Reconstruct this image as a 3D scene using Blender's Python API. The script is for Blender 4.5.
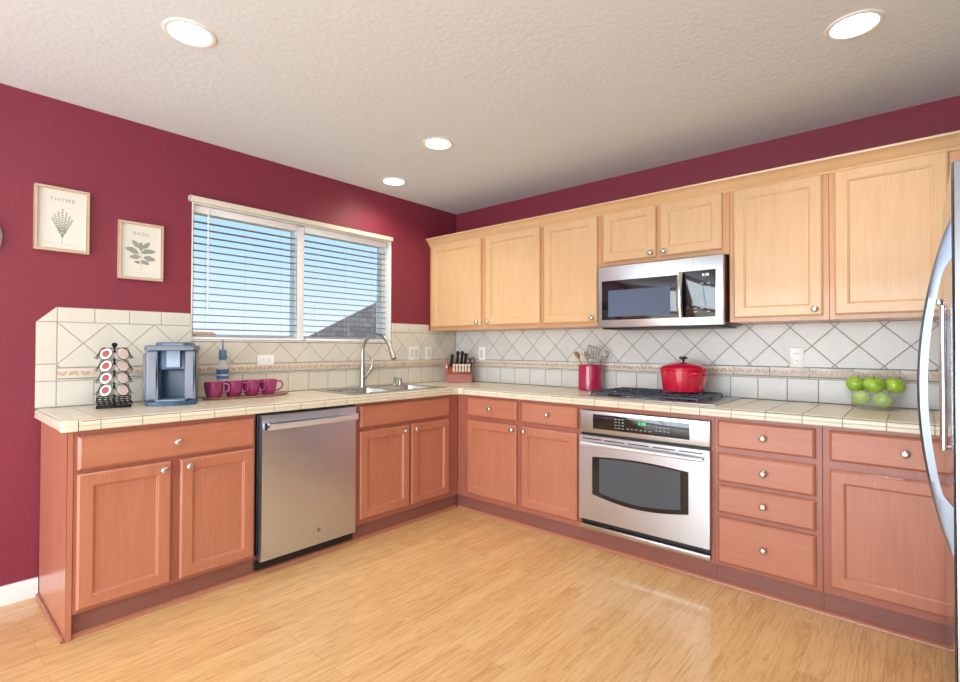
import bpy, bmesh, math, random
from mathutils import Vector, Matrix, Euler
random.seed(7)
for o in list(bpy.data.objects): bpy.data.objects.remove(o)
SC = bpy.context.scene
COL = SC.collection
PI = math.pi
R = math.radians

# ------------------------------------------------------------------ camera
yaw, pitch, roll = R(41.1624), R(0.7086), R(0.1718)
fw = Vector((-math.sin(yaw)*math.cos(pitch), math.cos(yaw)*math.cos(pitch), math.sin(pitch)))
rt0 = Vector((math.cos(yaw), math.sin(yaw), 0)); up0 = rt0.cross(fw)
rt = rt0*math.cos(roll)+up0*math.sin(roll); up = -rt0*math.sin(roll)+up0*math.cos(roll)
cd = bpy.data.cameras.new('camera'); cam = bpy.data.objects.new('camera', cd); COL.objects.link(cam)
cd.sensor_width = 36; cd.lens = 504.857/960*36; cd.clip_start = 0.02; cd.clip_end = 200
m = Matrix.Identity(4)
for i in range(3):
    m[i][0] = rt[i]; m[i][1] = up[i]; m[i][2] = -fw[i]
m.translation = Vector((3.26715, -3.39391, 1.22112))
cam.matrix_world = m
SC.camera = cam
# ------------------------------------------------------------------ world, light, exposure
W = bpy.data.worlds.new('sky'); SC.world = W; W.use_nodes = True
nt = W.node_tree; nt.nodes.clear()
wo = nt.nodes.new('ShaderNodeOutputWorld'); bg = nt.nodes.new('ShaderNodeBackground')
tc = nt.nodes.new('ShaderNodeTexCoord'); sp = nt.nodes.new('ShaderNodeSeparateXYZ'); cr = nt.nodes.new('ShaderNodeValToRGB')
nt.links.new(tc.outputs['Generated'], sp.inputs[0]); nt.links.new(sp.outputs['Z'], cr.inputs[0])
nt.links.new(cr.outputs[0], bg.inputs[0]); nt.links.new(bg.outputs[0], wo.inputs[0])
e = cr.color_ramp.elements
e[0].position = 0.0; e[0].color = (0.84, 0.92, 0.98, 1)
e[1].position = 0.45; e[1].color = (0.20, 0.46, 0.86, 1)
k = e.new(0.16); k.color = (0.52, 0.76, 0.95, 1)
bg.inputs[1].default_value = 1.15

def area(name, loc, rot, sx, sy, power, col):
    l = bpy.data.lights.new(name, 'AREA'); l.shape = 'RECTANGLE'; l.size = sx; l.size_y = sy
    l.energy = power; l.color = col
    o = bpy.data.objects.new(name, l); COL.objects.link(o); o.location = loc; o.rotation_euler = rot
    return o
# daylight lamps added at unseen door and window openings behind the camera
area('back_daylight_fill', (2.0, -6.55, 1.25), (R(98), 0, 0), 3.2, 2.2, 215, (0.84, 0.93, 1.0))
area('side_daylight_fill', (4.40, -4.9, 1.45), (R(90), 0, R(90)), 1.7, 1.5, 80, (0.84, 0.93, 1.0))
sun = bpy.data.lights.new('sun', 'SUN'); sun.energy = 3.2; sun.angle = R(1); sun.color = (1, .95, .88)
so = bpy.data.objects.new('sun', sun); COL.objects.link(so); so.rotation_euler = Vector((-.55, .25, -.80)).to_track_quat('-Z', 'Y').to_euler()
SC.view_settings.view_transform = 'Standard'; SC.view_settings.look = 'None'
SC.view_settings.exposure = 0.0; SC.view_settings.gamma = 1.0; SC.view_settings.use_curve_mapping = False

# ------------------------------------------------------------------ materials
def lin(c):
    return tuple(((v/255)/12.92 if v/255 <= .04045 else ((v/255+.055)/1.055)**2.4) for v in c)+(1,)
MATS = {}
def mat(name, rgb, rough=.5, metal=0, **kw):
    if name in MATS: return MATS[name]
    M = bpy.data.materials.new(name); M.use_nodes = True; t = M.node_tree
    b = t.nodes['Principled BSDF']
    b.inputs['Base Color'].default_value = lin(rgb); b.inputs['Roughness'].default_value = rough
    b.inputs['Metallic'].default_value = metal
    for k, v in kw.items():
        if k == 'emit': b.inputs['Emission Color'].default_value = lin(v[0]); b.inputs['Emission Strength'].default_value = v[1]
        elif k == 'trans': b.inputs['Transmission Weight'].default_value = v
        elif k == 'ior': b.inputs['IOR'].default_value = v
        elif k == 'coat': b.inputs['Coat Weight'].default_value = v; b.inputs['Coat Roughness'].default_value = .08
        elif k == 'spec': b.inputs['Specular IOR Level'].default_value = v
        elif k == 'alpha': b.inputs['Alpha'].default_value = v
    if kw.get('noise') is None: pass
    MATS[name] = M
    return M
def nd(t, typ, **kw):
    n = t.nodes.new(typ)
    for k, v in kw.items(): setattr(n, k, v)
    return n
def coords(t, scale=(1, 1, 1), rot=(0, 0, 0)):
    tc = nd(t, 'ShaderNodeTexCoord'); mp = nd(t, 'ShaderNodeMapping')
    mp.inputs['Scale'].default_value = scale; mp.inputs['Rotation'].default_value = rot
    t.links.new(tc.outputs['Object'], mp.inputs[0]); return mp.outputs[0]
def noise(t, vec, scale, detail=4, rough=.5, dist=0):
    n = nd(t, 'ShaderNodeTexNoise'); n.inputs['Scale'].default_value = scale
    n.inputs['Detail'].default_value = detail; n.inputs['Roughness'].default_value = rough
    n.inputs['Distortion'].default_value = dist
    t.links.new(vec, n.inputs['Vector']); return n.outputs['Fac']
def ramp(t, fac, stops):
    r = nd(t, 'ShaderNodeValToRGB'); e = r.color_ramp.elements
    e[0].position, e[0].color = stops[0][0], lin(stops[0][1]); e[1].position, e[1].color = stops[-1][0], lin(stops[-1][1])
    for p, c in stops[1:-1]:
        k = e.new(p); k.color = lin(c)
    t.links.new(fac, r.inputs[0]); return r.outputs[0]
def bump(t, h, strength, dist=.002):
    b = nd(t, 'ShaderNodeBump'); b.inputs['Strength'].default_value = strength; b.inputs['Distance'].default_value = dist
    t.links.new(h, b.inputs['Height']); t.links.new(b.outputs[0], t.nodes['Principled BSDF'].inputs['Normal'])
def mix(t, fac, a, b, mode='MIX'):
    n = nd(t, 'ShaderNodeMix', data_type='RGBA', blend_type=mode)
    for s, v in ((n.inputs[0], fac), (n.inputs[6], a), (n.inputs[7], b)):
        if hasattr(v, 'is_linked'): t.links.new(v, s)
        elif isinstance(v, (int, float)): s.default_value = v
        else: s.default_value = lin(v)
    return n.outputs[2]
def wood(name, dark, mid, light, axis, rough=.34, coat=.25):
    M = mat(name, mid, rough, coat=coat); t = M.node_tree; b = t.nodes['Principled BSDF']
    s = [9, 9, 9]; s[axis] = .8
    v = coords(t, s)
    n1 = noise(t, v, 3.2, 6, .62, .6)
    s2 = [60, 60, 60]; s2[axis] = 2.5
    n2 = noise(t, coords(t, s2), 3.0, 3, .6)
    n3 = noise(t, coords(t), 2.3, 2)
    c = ramp(t, n1, [(.25, dark), (.5, mid), (.78, light)])
    c2 = mix(t, n2, tuple(x*.90 for x in mid), light)
    c = mix(t, .55, c, c2)
    c = mix(t, ramp_fac(t, n3), c, light)
    t.links.new(c, b.inputs['Base Color'])
    bump(t, n2, .05, .0006)
    return M
def ramp_fac(t, n):
    m_ = nd(t, 'ShaderNodeMapRange'); m_.inputs[1].default_value = .35; m_.inputs[2].default_value = .75
    m_.inputs[3].default_value = 0; m_.inputs[4].default_value = .35
    t.links.new(n, m_.inputs[0]); return m_.outputs[0]
BD_, BM_, BL_ = (168, 98, 72), (184, 113, 85), (198, 130, 101)
UD_, UM_, UL_ = (204, 160, 112), (216, 174, 128), (227, 190, 147)  # paler than the base maple, partly from light put into the tone
baseV = wood('base_maple_vertical', BD_, BM_, BL_, 2)
baseX = wood('base_maple_along_x', BD_, BM_, BL_, 0)
baseY = wood('base_maple_along_y', BD_, BM_, BL_, 1)
frameB = wood('base_face_frame_shaded', (148, 82, 64), (164, 95, 76), (176, 108, 88), 2)  # shade around the doors mixed into a darker, redder frame tone
frameU = wood('upper_face_frame_shaded', (190, 136, 92), (204, 150, 104), (216, 166, 122), 2)  # door-edge shade mixed into the wall cabinet frame tone
uppV = wood('upper_maple_vertical', UD_, UM_, UL_, 2, .36)
uppX = wood('upper_maple_along_x', UD_, UM_, UL_, 0, .36)
def toe_mat(): return wood('toe_board_wood_shaded', (116, 66, 58), (134, 80, 70), (148, 96, 84), 0)  # cabinet wood with the toe recess shadow put into its colour
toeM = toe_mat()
def wallpaint():
    M = mat('maroon_paint', (126, 40, 59), .55); t = M.node_tree
    n = noise(t, coords(t), 55, 4, .6); n2 = noise(t, coords(t), 1.1, 2)
    c = mix(t, n2, (120, 37, 55), (133, 42, 62)); t.links.new(c, t.nodes['Principled BSDF'].inputs['Base Color'])
    bump(t, n, .35, .004); return M
wallM = wallpaint()
def ceilpaint():
    M = mat('knockdown_ceiling_paint', (222, 230, 237), .8); t = M.node_tree
    v = nd(t, 'ShaderNodeTexVoronoi'); v.inputs['Scale'].default_value = 42; t.links.new(coords(t), v.inputs['Vector'])
    n = noise(t, coords(t), 70, 5, .65)
    x = nd(t, 'ShaderNodeMath', operation='ADD'); t.links.new(v.outputs['Distance'], x.inputs[0]); t.links.new(n, x.inputs[1])
    bump(t, x.outputs[0], .22, .004); return M
ceilM = ceilpaint()
whiteM = mat('white_paint', (236, 235, 232), .45)
vinylM = mat('white_vinyl', (240, 241, 243), .35)
blindM = mat('backlit_blind_slat', (112, 118, 128), .5)  # white slats; their backlit darkness is put into the colour
creamM = mat('cream_valance', (222, 212, 198), .5)
def steel(name, rgb, rough, axis, amt=.10):
    M = mat(name, rgb, rough, 1.0); t = M.node_tree; b = t.nodes['Principled BSDF']
    s = [700, 700, 700]; s[axis] = 4
    n = noise(t, coords(t, s), 1.0, 2)
    r = nd(t, 'ShaderNodeMapRange'); r.inputs[3].default_value = rough-amt*.5; r.inputs[4].default_value = rough+amt*.5
    t.links.new(n, r.inputs[0]); t.links.new(r.outputs[0], b.inputs['Roughness'])
    return M
steelX = steel('brushed_steel_x', (196, 199, 204), .30, 0, .04)
steelY = steel('brushed_steel_y', (206, 216, 236), .38, 1, .03)
steelZ = steel('brushed_steel_z', (205, 205, 207), .20, 2)
nickel = mat('satin_nickel', (212, 210, 208), .27, 1)
chrome = mat('chrome', (226, 228, 232), .12, 1)
faucetM = mat('brushed_nickel_faucet', (186, 182, 176), .28, 1)
blackGl = mat('black_glass', (14, 18, 26), .06, spec=.7)
blackM = mat('black_plastic', (18, 18, 20), .4)
ironM = mat('cast_iron', (52, 60, 74), .35)
grayGl = mat('grey_oven_glass', (70, 82, 92), .10, spec=.8)
mwGl = mat('microwave_screen_glass', (84, 104, 128), .12, spec=.8)
legendM = mat('button_legend_grey', (170, 178, 188), .5)
digitG = mat('green_clock_digits', (60, 200, 110), .5, emit=((60, 220, 120), 1.2))
digitW = mat('white_clock_digits', (230, 240, 245), .5, emit=((230, 240, 250), 1.0))
plateM = mat('white_switch_plate', (250, 250, 248), .35)
slotM = mat('dark_slot', (60, 56, 54), .6)
def tile(name, a, b, rough=.3, bmp=.12):
    M = mat(name, a, rough); t = M.node_tree; bs = t.nodes['Principled BSDF']
    g = nd(t, 'ShaderNodeNewGeometry'); n = noise(t, coords(t), 9, 5, .6)
    c = mix(t, g.outputs['Random Per Island'], a, b)
    c = mix(t, n, c, tuple(min(255, x*1.05) for x in b)); t.links.new(c, bs.inputs['Base Color'])
    bump(t, n, bmp, .004); return M
tileM = tile('cream_ceramic_tile', (200, 199, 194), (216, 214, 209))
decoM = tile('cream_deco_tile', (206, 199, 188), (218, 211, 200))
leafReliefM = tile('tan_leaf_relief', (186, 148, 122), (208, 178, 154))
groutM = mat('grey_grout', (150, 146, 142), .85)
counterM = tile('beige_counter_tile', (206, 197, 176), (220, 211, 190), .25, .0)
def floormat():
    M = mat('oak_strip_floor', (214, 160, 100), .26, coat=.35); t = M.node_tree; b = t.nodes['Principled BSDF']
    v = coords(t, (1, 1, 1), (0, 0, R(90)))
    br = nd(t, 'ShaderNodeTexBrick'); t.links.new(v, br.inputs['Vector'])
    br.offset = .37; br.offset_frequency = 2; br.squash = 1
    for k_, val in (('Scale', 1), ('Mortar Size', .0006), ('Mortar Smooth', .3), ('Bias', 0), ('Brick Width', 1.15), ('Row Height', .083)):
        br.inputs[k_].default_value = val
    br.inputs['Color1'].default_value = (0, 0, 0, 1); br.inputs['Color2'].default_value = (1, 1, 1, 1); br.inputs['Mortar'].default_value = (.5, .5, .5, 1)
    base = ramp(t, br.outputs['Color'], [(0, (212, 164, 106)), (.35, (224, 181, 122)), (.7, (234, 194, 138)), (1, (218, 170, 112))])
    g = noise(t, coords(t, (11, 0.9, 1)), 3.4, 6, .60, 2.4)
    gr = ramp(t, g, [(.36, (176, 118, 66)), (.45, (212, 162, 104)), (.52, (226, 182, 124)), (.7, (240, 202, 148))])
    c = mix(t, .46, base, gr)
    g2 = noise(t, coords(t, (120, 3, 1)), 2.2, 3, .6)
    gr2 = ramp(t, g2, [(.30, (188, 134, 84)), (.52, (232, 194, 144))])
    c = mix(t, .22, c, gr2)
    c = mix(t, br.outputs['Fac'], c, (176, 124, 80)); t.links.new(c, b.inputs['Base Color'])
    bump(t, g2, .05, .001); return M
floorM = floormat()

# ------------------------------------------------------------------ mesh helpers
WL = {}                                  # world matrix of each thing's root
def new(): return bmesh.new()
def mk(name, bm, m_, parent=None, local=False, angle=35, label=None, recalc=True):
    if recalc: bmesh.ops.recalc_face_normals(bm, faces=bm.faces[:])
    if parent is not None and not local:
        bmesh.ops.transform(bm, matrix=WL[parent.name].inverted(), verts=bm.verts[:])
    me = bpy.data.meshes.new(name); bm.to_mesh(me); bm.free()
    if angle is not None:
        me.shade_smooth(); me.set_sharp_from_angle(angle=R(angle))
    ms = m_ if isinstance(m_, (list, tuple)) else [m_]
    for q in ms: me.materials.append(q)
    o = bpy.data.objects.new(name, me); COL.objects.link(o)
    if parent is not None:
        o.parent = parent; WL[o.name] = WL[parent.name]
    if label: o['label'] = label
    return o
def thing(name, label, cat, loc, rotz=0, group=None):
    o = bpy.data.objects.new(name, None); COL.objects.link(o); o.empty_display_size = .05
    o.location = loc; o.rotation_euler = (0, 0, rotz)
    WL[o.name] = Matrix.Translation(Vector(loc)) @ Matrix.Rotation(rotz, 4, 'Z')
    o['label'] = label; o['category'] = cat
    if group: o['group'] = group
    return o
def tag(o, label, cat, group=None):
    o['label'] = label; o['category'] = cat
    if group: o['group'] = group
    return o
def struct(o, label=None):
    o['kind'] = 'structure'
    if label: o['label'] = label
    return o
def copy_tree(o, loc, rotz=None, label=None, parent=None):
    c = o.copy(); COL.objects.link(c)
    if parent: c.parent = parent
    else:
        c.location = loc
        if rotz is not None: c.rotation_euler = (c.rotation_euler[0], c.rotation_euler[1], rotz)
    if label: c['label'] = label
    for ch in list(o.children): copy_tree(ch, None, parent=c)
    return c
def FL(a, b, d): return Vector((d, a, b))          # left wall frame: a along y, b up, d from wall
def FR(a, b, d): return Vector((a, -d, b))         # right wall frame: a along x
def FW(a, b, d): return Vector((a, b, d))
def prism(bm, F, pts, d0, d1, bev=0):
    lo = [bm.verts.new(F(a, b, d0)) for a, b in pts]
    if bev:
        cx = sum(p[0] for p in pts)/len(pts); cy = sum(p[1] for p in pts)/len(pts)
        mi = [bm.verts.new(F(a, b, d1-bev)) for a, b in pts]
        hi = []
        for a, b in pts:
            l = math.hypot(a-cx, b-cy) or 1
            hi.append(bm.verts.new(F(a-(a-cx)/l*bev, b-(b-cy)/l*bev, d1)))
        lay = [lo, mi, hi]
    else: lay = [lo, [bm.verts.new(F(a, b, d1)) for a, b in pts]]
    n = len(pts)
    for x, y in zip(lay, lay[1:]):
        for i in range(n): bm.faces.new((x[i], x[(i+1) % n], y[(i+1) % n], y[i]))
    bm.faces.new(lo); bm.faces.new(lay[-1])
def box(bm, F, a0, a1, b0, b1, d0, d1, bev=0, seg=2):
    vs = [bm.verts.new(F(a, b, d)) for d in (d0, d1) for b in (b0, b1) for a in (a0, a1)]
    fs = [(0, 1, 3, 2), (4, 5, 7, 6), (0, 1, 5, 4), (2, 3, 7, 6), (0, 2, 6, 4), (1, 3, 7, 5)]
    fl = [bm.faces.new([vs[i] for i in f]) for f in fs]
    if bev:
        es = list({e_ for f in fl for e_ in f.edges})
        bmesh.ops.bevel(bm, geom=es, offset=bev, segments=seg, affect='EDGES', profile=.5)
def rings(bm, F, a0, a1, b0, b1, d0, prof):
    """closed slab made of concentric rectangles (inset, height)"""
    prev = None; first = None
    for ins, h in prof:
        r = [bm.verts.new(F(a, b, d0+h)) for a, b in ((a0+ins, b0+ins), (a1-ins, b0+ins), (a1-ins, b1-ins), (a0+ins, b1-ins))]
        if prev:
            for i in range(4): bm.faces.new((prev[i], prev[(i+1) % 4], r[(i+1) % 4], r[i]))
        else: bm.faces.new(r)
        prev = r
    bm.faces.new(prev)
def lathe(bm, prof, F=FW, c=(0, 0, 0), seg=24, closed=True):
    """profile (radius, height) about the frame's d axis"""
    L = []
    for r, h in prof:
        if r < 1e-5: L.append([bm.verts.new(F(c[0], c[1], c[2]+h))])
        else: L.append([bm.verts.new(F(c[0]+r*math.cos(2*PI*i/seg), c[1]+r*math.sin(2*PI*i/seg), c[2]+h)) for i in range(seg)])
    for x, y in zip(L, L[1:]):
        for i in range(seg):
            j = (i+1) % seg
            if len(x) == 1 and len(y) == 1: continue
            if len(x) == 1: bm.faces.new((x[0], y[i], y[j]))
            elif len(y) == 1: bm.faces.new((x[i], x[j], y[0]))
            else: bm.faces.new((x[i], x[j], y[j], y[i]))
    if closed:
        for q in (L[0], L[-1]):
            if len(q) > 1: bm.faces.new(q)
def tube(bm, pts, r, seg=10, close=False, sx=1.0):
    pts = [Vector(p) for p in pts]; n = len(pts); rr = r if isinstance(r, (list, tuple)) else [r]*n
    ref = None; L = []
    for i, p in enumerate(pts):
        if close: t = pts[(i+1) % n]-pts[i-1]
        else: t = pts[min(i+1, n-1)]-pts[max(i-1, 0)]
        t.normalize()
        if ref is None:
            ref = Vector((0, 0, 1)) if abs(t.z) < .9 else Vector((1, 0, 0))
        u = (ref-t*ref.dot(t)); u.normalize(); v = t.cross(u); ref = u
        L.append([bm.verts.new(p+u*math.cos(2*PI*k/seg)*rr[i]+v*math.sin(2*PI*k/seg)*rr[i]*sx) for k in range(seg)])
    pr = list(zip(L, L[1:]))+([(L[-1], L[0])] if close else [])
    for x, y in pr:
        for k in range(seg): bm.faces.new((x[k], x[(k+1) % seg], y[(k+1) % seg], y[k]))
    if not close: bm.faces.new(L[0]); bm.faces.new(L[-1])
def smooth(pts, n=6):
    """Catmull-Rom through points"""
    P_ = [Vector(p) for p in pts]; out = []
    for i in range(len(P_)-1):
        p0, p1, p2, p3 = P_[max(i-1, 0)], P_[i], P_[i+1], P_[min(i+2, len(P_)-1)]
        for k in range(n):
            t = k/n
            out.append(.5*((2*p1)+(p2-p0)*t+(2*p0-5*p1+4*p2-p3)*t*t+(3*p1-p0-3*p2+p3)*t**3))
    out.append(P_[-1]); return out
def text_bm(body, size, F, ca, cb, d, ext=.0004, spacing=1.0, align='CENTER'):
    cu = bpy.data.curves.new('txt', 'FONT'); cu.body = body; cu.size = size; cu.extrude = ext
    cu.align_x = align; cu.align_y = 'CENTER'; cu.space_character = spacing; cu.resolution_u = 3
    o = bpy.data.objects.new('txt', cu); COL.objects.link(o)
    bpy.context.view_layer.update()
    dg = bpy.context.evaluated_depsgraph_get()
    me = bpy.data.meshes.new_from_object(o.evaluated_get(dg))
    bm = new(); bm.from_mesh(me)
    for v in bm.verts: v.co = F(ca+v.co.x, cb+v.co.y, d+v.co.z)
    bpy.data.objects.remove(o); bpy.data.meshes.remove(me); bpy.data.curves.remove(cu)
    return bm

# ------------------------------------------------------------------ room shell
HC = 2.462; XE = 4.18; YB = -6.4
bm = new(); box(bm, FW, -.15, XE+.15, YB-.15, .15, -.1, 0)
struct(mk('floor', bm, floorM, angle=None))
bm = new(); box(bm, FW, -.15, XE+.15, YB-.15, .15, HC, HC+.12)
struct(mk('ceiling', bm, ceilM, angle=None))
wy0, wy1, wz0, wz1 = -2.268, -.765, 1.252, 2.085
bm = new()
box(bm, FL, YB-.15, wy0, 0, HC, -.15, 0); box(bm, FL, wy1, .15, 0, HC, -.15, 0)
box(bm, FL, wy0, wy1, 0, wz0, -.15, 0); box(bm, FL, wy0, wy1, wz1, HC, -.15, 0)
struct(mk('wall_left', bm, wallM, angle=None))
bm = new(); box(bm, FR, 0, XE+.15, 0, HC, -.15, 0)
struct(mk('wall_right', bm, wallM, angle=None))
backM = mat('beige_wall_paint', (228, 226, 222), .7)
bm = new()                                # wall behind the camera with an unseen door opening added for daylight
box(bm, FR, 0, .45, 0, HC, -YB, -YB+.15); box(bm, FR, 3.55, XE, 0, HC, -YB, -YB+.15)
box(bm, FR, .45, 3.55, 2.2, HC, -YB, -YB+.15)
struct(mk('wall_back', bm, backM, angle=None))
bm = new()                                # side wall behind the refrigerator with an unseen window added for daylight
def FE(a, b, d): return Vector((XE+d, a, b))
box(bm, FE, YB, -5.7, 0, HC, 0, .15); box(bm, FE, -4.1, 0, 0, HC, 0, .15)
box(bm, FE, -5.7, -4.1, 0, .75, 0, .15); box(bm, FE, -5.7, -4.1, 2.15, HC, 0, .15)
struct(mk('wall_side', bm, backM, angle=None))
# frames of those two added, unseen openings
bm = new()
for a0, a1 in ((.45, .52), (3.48, 3.55), (1.96, 2.04)): box(bm, FR, a0, a1, 0, 2.2, -YB+.02, -YB+.09)
box(bm, FR, .45, 3.55, 2.13, 2.2, -YB+.02, -YB+.09); box(bm, FR, .45, 3.55, 0, .05, -YB+.02, -YB+.09)
struct(mk('unseen_door_1', bm, vinylM))
bm = new()
for a0, a1 in ((-5.7, -5.64), (-4.16, -4.1), (-4.93, -4.87)): box(bm, FE, a0, a1, .75, 2.15, .02, .09)
box(bm, FE, -5.7, -4.1, 2.09, 2.15, .02, .09); box(bm, FE, -5.7, -4.1, .75, .81, .02, .09)
struct(mk('unseen_window_2', bm, vinylM))
bm = new(); 
prism(bm, lambda a, b, d: Vector((a, d, b)), [(0.0005, 0), (.014, 0), (.014, .075), (.010, .088), (0.0005, .090)], YB, -2.945)
struct(mk('baseboard_left', bm, whiteM))

# sink window: reveal, vinyl frame, glass
wr = bpy.data.objects.new('window_1', None); COL.objects.link(wr); wr.location = (-.1, -1.52, wz0); wr['kind'] = 'structure'
WL['window_1'] = Matrix.Translation((-.1, -1.52, wz0))
bm = new()
box(bm, FL, wy0, wy0+.008, wz0, wz1, -.15, .001); box(bm, FL, wy1-.008, wy1, wz0, wz1, -.15, .001)
box(bm, FL, wy0+.008, wy1-.008, wz1-.008, wz1, -.15, .001); box(bm, FL, wy0+.008, wy1-.008, wz0, wz0+.010, -.15, .012, .002)
mk('window_reveal', bm, whiteM, wr)
bm = new()
A0, A1 = wy0+.008, wy1-.008
for a0, a1 in ((A0, A0+.035), (A1-.035, A1)): box(bm, FL, a0, a1, wz0+.01, wz1-.008, -.14, -.085, .003)
box(bm, FL, A0+.035, A1-.035, wz0+.01, wz0+.045, -.14, -.085, .003); box(bm, FL, A0+.035, A1-.035, wz1-.043, wz1-.008, -.14, -.085, .003)
box(bm, FL, -1.575, -1.515, wz0+.045, wz1-.043, -.135, -.080, .003)
mk('window_frame', bm, vinylM, wr)
glassM = mat('window_glass', (255, 255, 255), 0.0, trans=1.0, ior=1.02)
for a0, a1 in ((A0+.035, -1.575), (-1.515, A1-.035)):
    bm = new(); box(bm, FL, a0, a1, wz0+.045, wz1-.043, -.114, -.110)
    mk('window_pane', bm, glassM, wr, angle=None)

# tiled backsplashes -------------------------------------------------------
def clip(poly, zone):
    out = poly
    n = len(zone)
    for i in range(n):
        (x0, y0), (x1, y1) = zone[i], zone[(i+1) % n]
        inp = out; out = []
        if not inp: break
        side = lambda p: (x1-x0)*(p[1]-y0)-(y1-y0)*(p[0]-x0)
        for j in range(len(inp)):
            p, q = inp[j-1], inp[j]; sp_, sq = side(p), side(q)
            if (sp_ >= 0) != (sq >= 0):
                t = sp_/(sp_-sq); out.append((p[0]+(q[0]-p[0])*t, p[1]+(q[1]-p[1])*t))
            if sq >= 0: out.append(q)
    r = []
    for p in out:
        if not r or math.hypot(p[0]-r[-1][0], p[1]-r[-1][1]) > 1e-4: r.append(p)
    if len(r) > 1 and math.hypot(r[0][0]-r[-1][0], r[0][1]-r[-1][1]) < 1e-4: r.pop()
    ar = sum(r[i-1][0]*r[i][1]-r[i][0]*r[i-1][1] for i in range(len(r)))/2 if len(r) > 2 else 0
    return r if ar > 4e-5 else None
def rectz(a0, a1, b0, b1): return [(a0, b0), (a1, b0), (a1, b1), (a0, b1)]
G = .0022
def diag(bm, F, zone, aa, bb, P=.213):
    a_lo = min(p[0] for p in zone); a_hi = max(p[0] for p in zone); b_lo = min(p[1] for p in zone); b_hi = max(p[1] for p in zone)
    h = P/2-G*1.3
    for row in range(-4, 8):
        for i in range(-40, 40):
            cx = aa+i*P+(P/2 if row % 2 else 0) + P/2; cy = bb+row*P/2
            if cx < a_lo-P or cx > a_hi+P or cy < b_lo-P or cy > b_hi+P: continue
            q = clip([(cx-h, cy), (cx, cy-h), (cx+h, cy), (cx, cy+h)], zone)
            if q: prism(bm, F, q, .004, .0095, .0012)
def row(bm, F, zone, aa, step, b0, b1):
    a_lo = min(p[0] for p in zone); a_hi = max(p[0] for p in zone)
    i = math.floor((a_lo-aa)/step)
    while aa+i*step < a_hi:
        x = aa+i*step
        q = clip(rectz(x+G, x+step-G, b0+G, b1-G), zone)
        if q: prism(bm, F, q, .004, .0095, .0012)
        i += 1
def leaves(bm, F, a0, a1):
    a = a0+.02; k = 0
    while a < a1-.02:
        for s in (-1, 1):
            ang = PI/2+s*(.62+.1*random.random()); L_ = .030; w = .0085
            cx, cy = a+s*.010, 1.083
            dx, dy = math.cos(ang), math.sin(ang)*(1 if k % 2 else -1)
            pts = []
            for t, ww in ((-.5, 0), (-.2, .8), (.1, 1), (.35, .6), (.5, 0), (.35, -.6), (.1, -1), (-.2, -.8)):
                pts.append((cx+dx*L_*t-dy*w*ww, cy+dy*L_*t+dx*w*ww))
            prism(bm, F, pts, .010, .0155, .0015)
        a += .047; k += 1
def splash(F, label, a0, a1, aa, zones, plate, shape):
    t = thing('tile_backsplash', label, 'backsplash', F(a0, .916, 0))
    bm = new()
    for p in plate: prism(bm, F, p, .0005, .0065)
    mk('grout', bm, GL if F is FL else groutM, t, angle=None)
    bm = new(); shape(bm); mk('wall_tiles', bm, tileLM if F is FL else tileM, t, angle=30)
    bm = new(); s0 = a0 if F is FR else -2.885
    n = round((a1-s0)/.203); st = (a1-s0)/n
    for i in range(n): box(bm, F, s0+i*st+.0006, s0+(i+1)*st-.0006, 1.058, 1.110, .004, .0115, .002)
    for i in range(n): box(bm, F, s0+i*st+.0006, s0+(i+1)*st-.0006, 1.046, 1.056, .004, .0145, .003)
    st_ = mk('border_strip', bm, decoM, t)
    bm = new(); leaves(bm, F, s0, a1); mk('leaf_relief', bm, leafReliefM, st_, label='tan raised leaf pattern on the border strip')
    return t
def shapeL(bm):
    colz = [(-2.965, .916), (-2.885-G, .916), (-2.885-G, 1.417), (-2.965, 1.34)]
    for b0, b1 in ((.916, 1.046), (1.046, 1.131), (1.131, 1.342), (1.342, 1.42)):
        q = clip(rectz(-2.965+G*0, -2.885-G, b0+G, b1-G), colz)
        if q: prism(bm, FL, q, .004, .0095, .0012)
    diag(bm, FL, rectz(-2.885+G, wy0-.002, 1.112+G, 1.342-G), -2.885, 1.128)
    diag(bm, FL, rectz(wy0, wy1, 1.112+G, wz0-.004), -2.885, 1.128)
    diag(bm, FL, rectz(wy1+.002, -.012, 1.112+G, 1.342-G), -2.885, 1.128)
    row(bm, FL, rectz(-2.885, wy0-.002, 1.3, 1.5), -2.885, .1535, 1.342, 1.417)
    row(bm, FL, rectz(wy1+.002, -.352, 1.3, 1.5), -2.885, .1535, 1.342, 1.417)
    row(bm, FL, rectz(-.34, -.012, 1.3, 1.3635), -2.885, .1535, 1.342, 1.417)
    row(bm, FL, rectz(-2.885, -.012, .9, 1.1), -2.885, .1535, .916, 1.046)
GL = mat('beige_grout_left', (176, 167, 148), .85)
tileLM = tile('warm_lit_tile', (199, 194, 182), (212, 207, 195))  # same tile warmed; light on the left wall partly put into colour
splash(FL, 'cream tile backsplash with clipped top corner, running under the window', -2.965, -.012, -2.885, None,
       [[(-2.965, .9145), (wy0-.002, .9145), (wy0-.002, 1.417), (-2.885, 1.417), (-2.965, 1.34)], rectz(wy0-.002, wy1+.002, .9145, wz0-.004),
        rectz(wy1+.002, -.352, .9145, 1.417), rectz(-.352, -.0066, .9145, 1.3645)], shapeL)
def shapeR(bm):
    diag(bm, FR, rectz(.012, XE-.002, 1.112+G, 1.3635), 2.482, 1.128)
    row(bm, FR, rectz(.012, XE-.002, .9, 1.1), 2.374, .1525, .916, 1.046)
splash(FR, 'grey-white diagonal tile backsplash behind cooktop, beneath the wall cabinets', .012, XE-.004, 2.482, None,
       [rectz(.0005, XE-.002, .9145, 1.3645)], shapeR)

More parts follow.
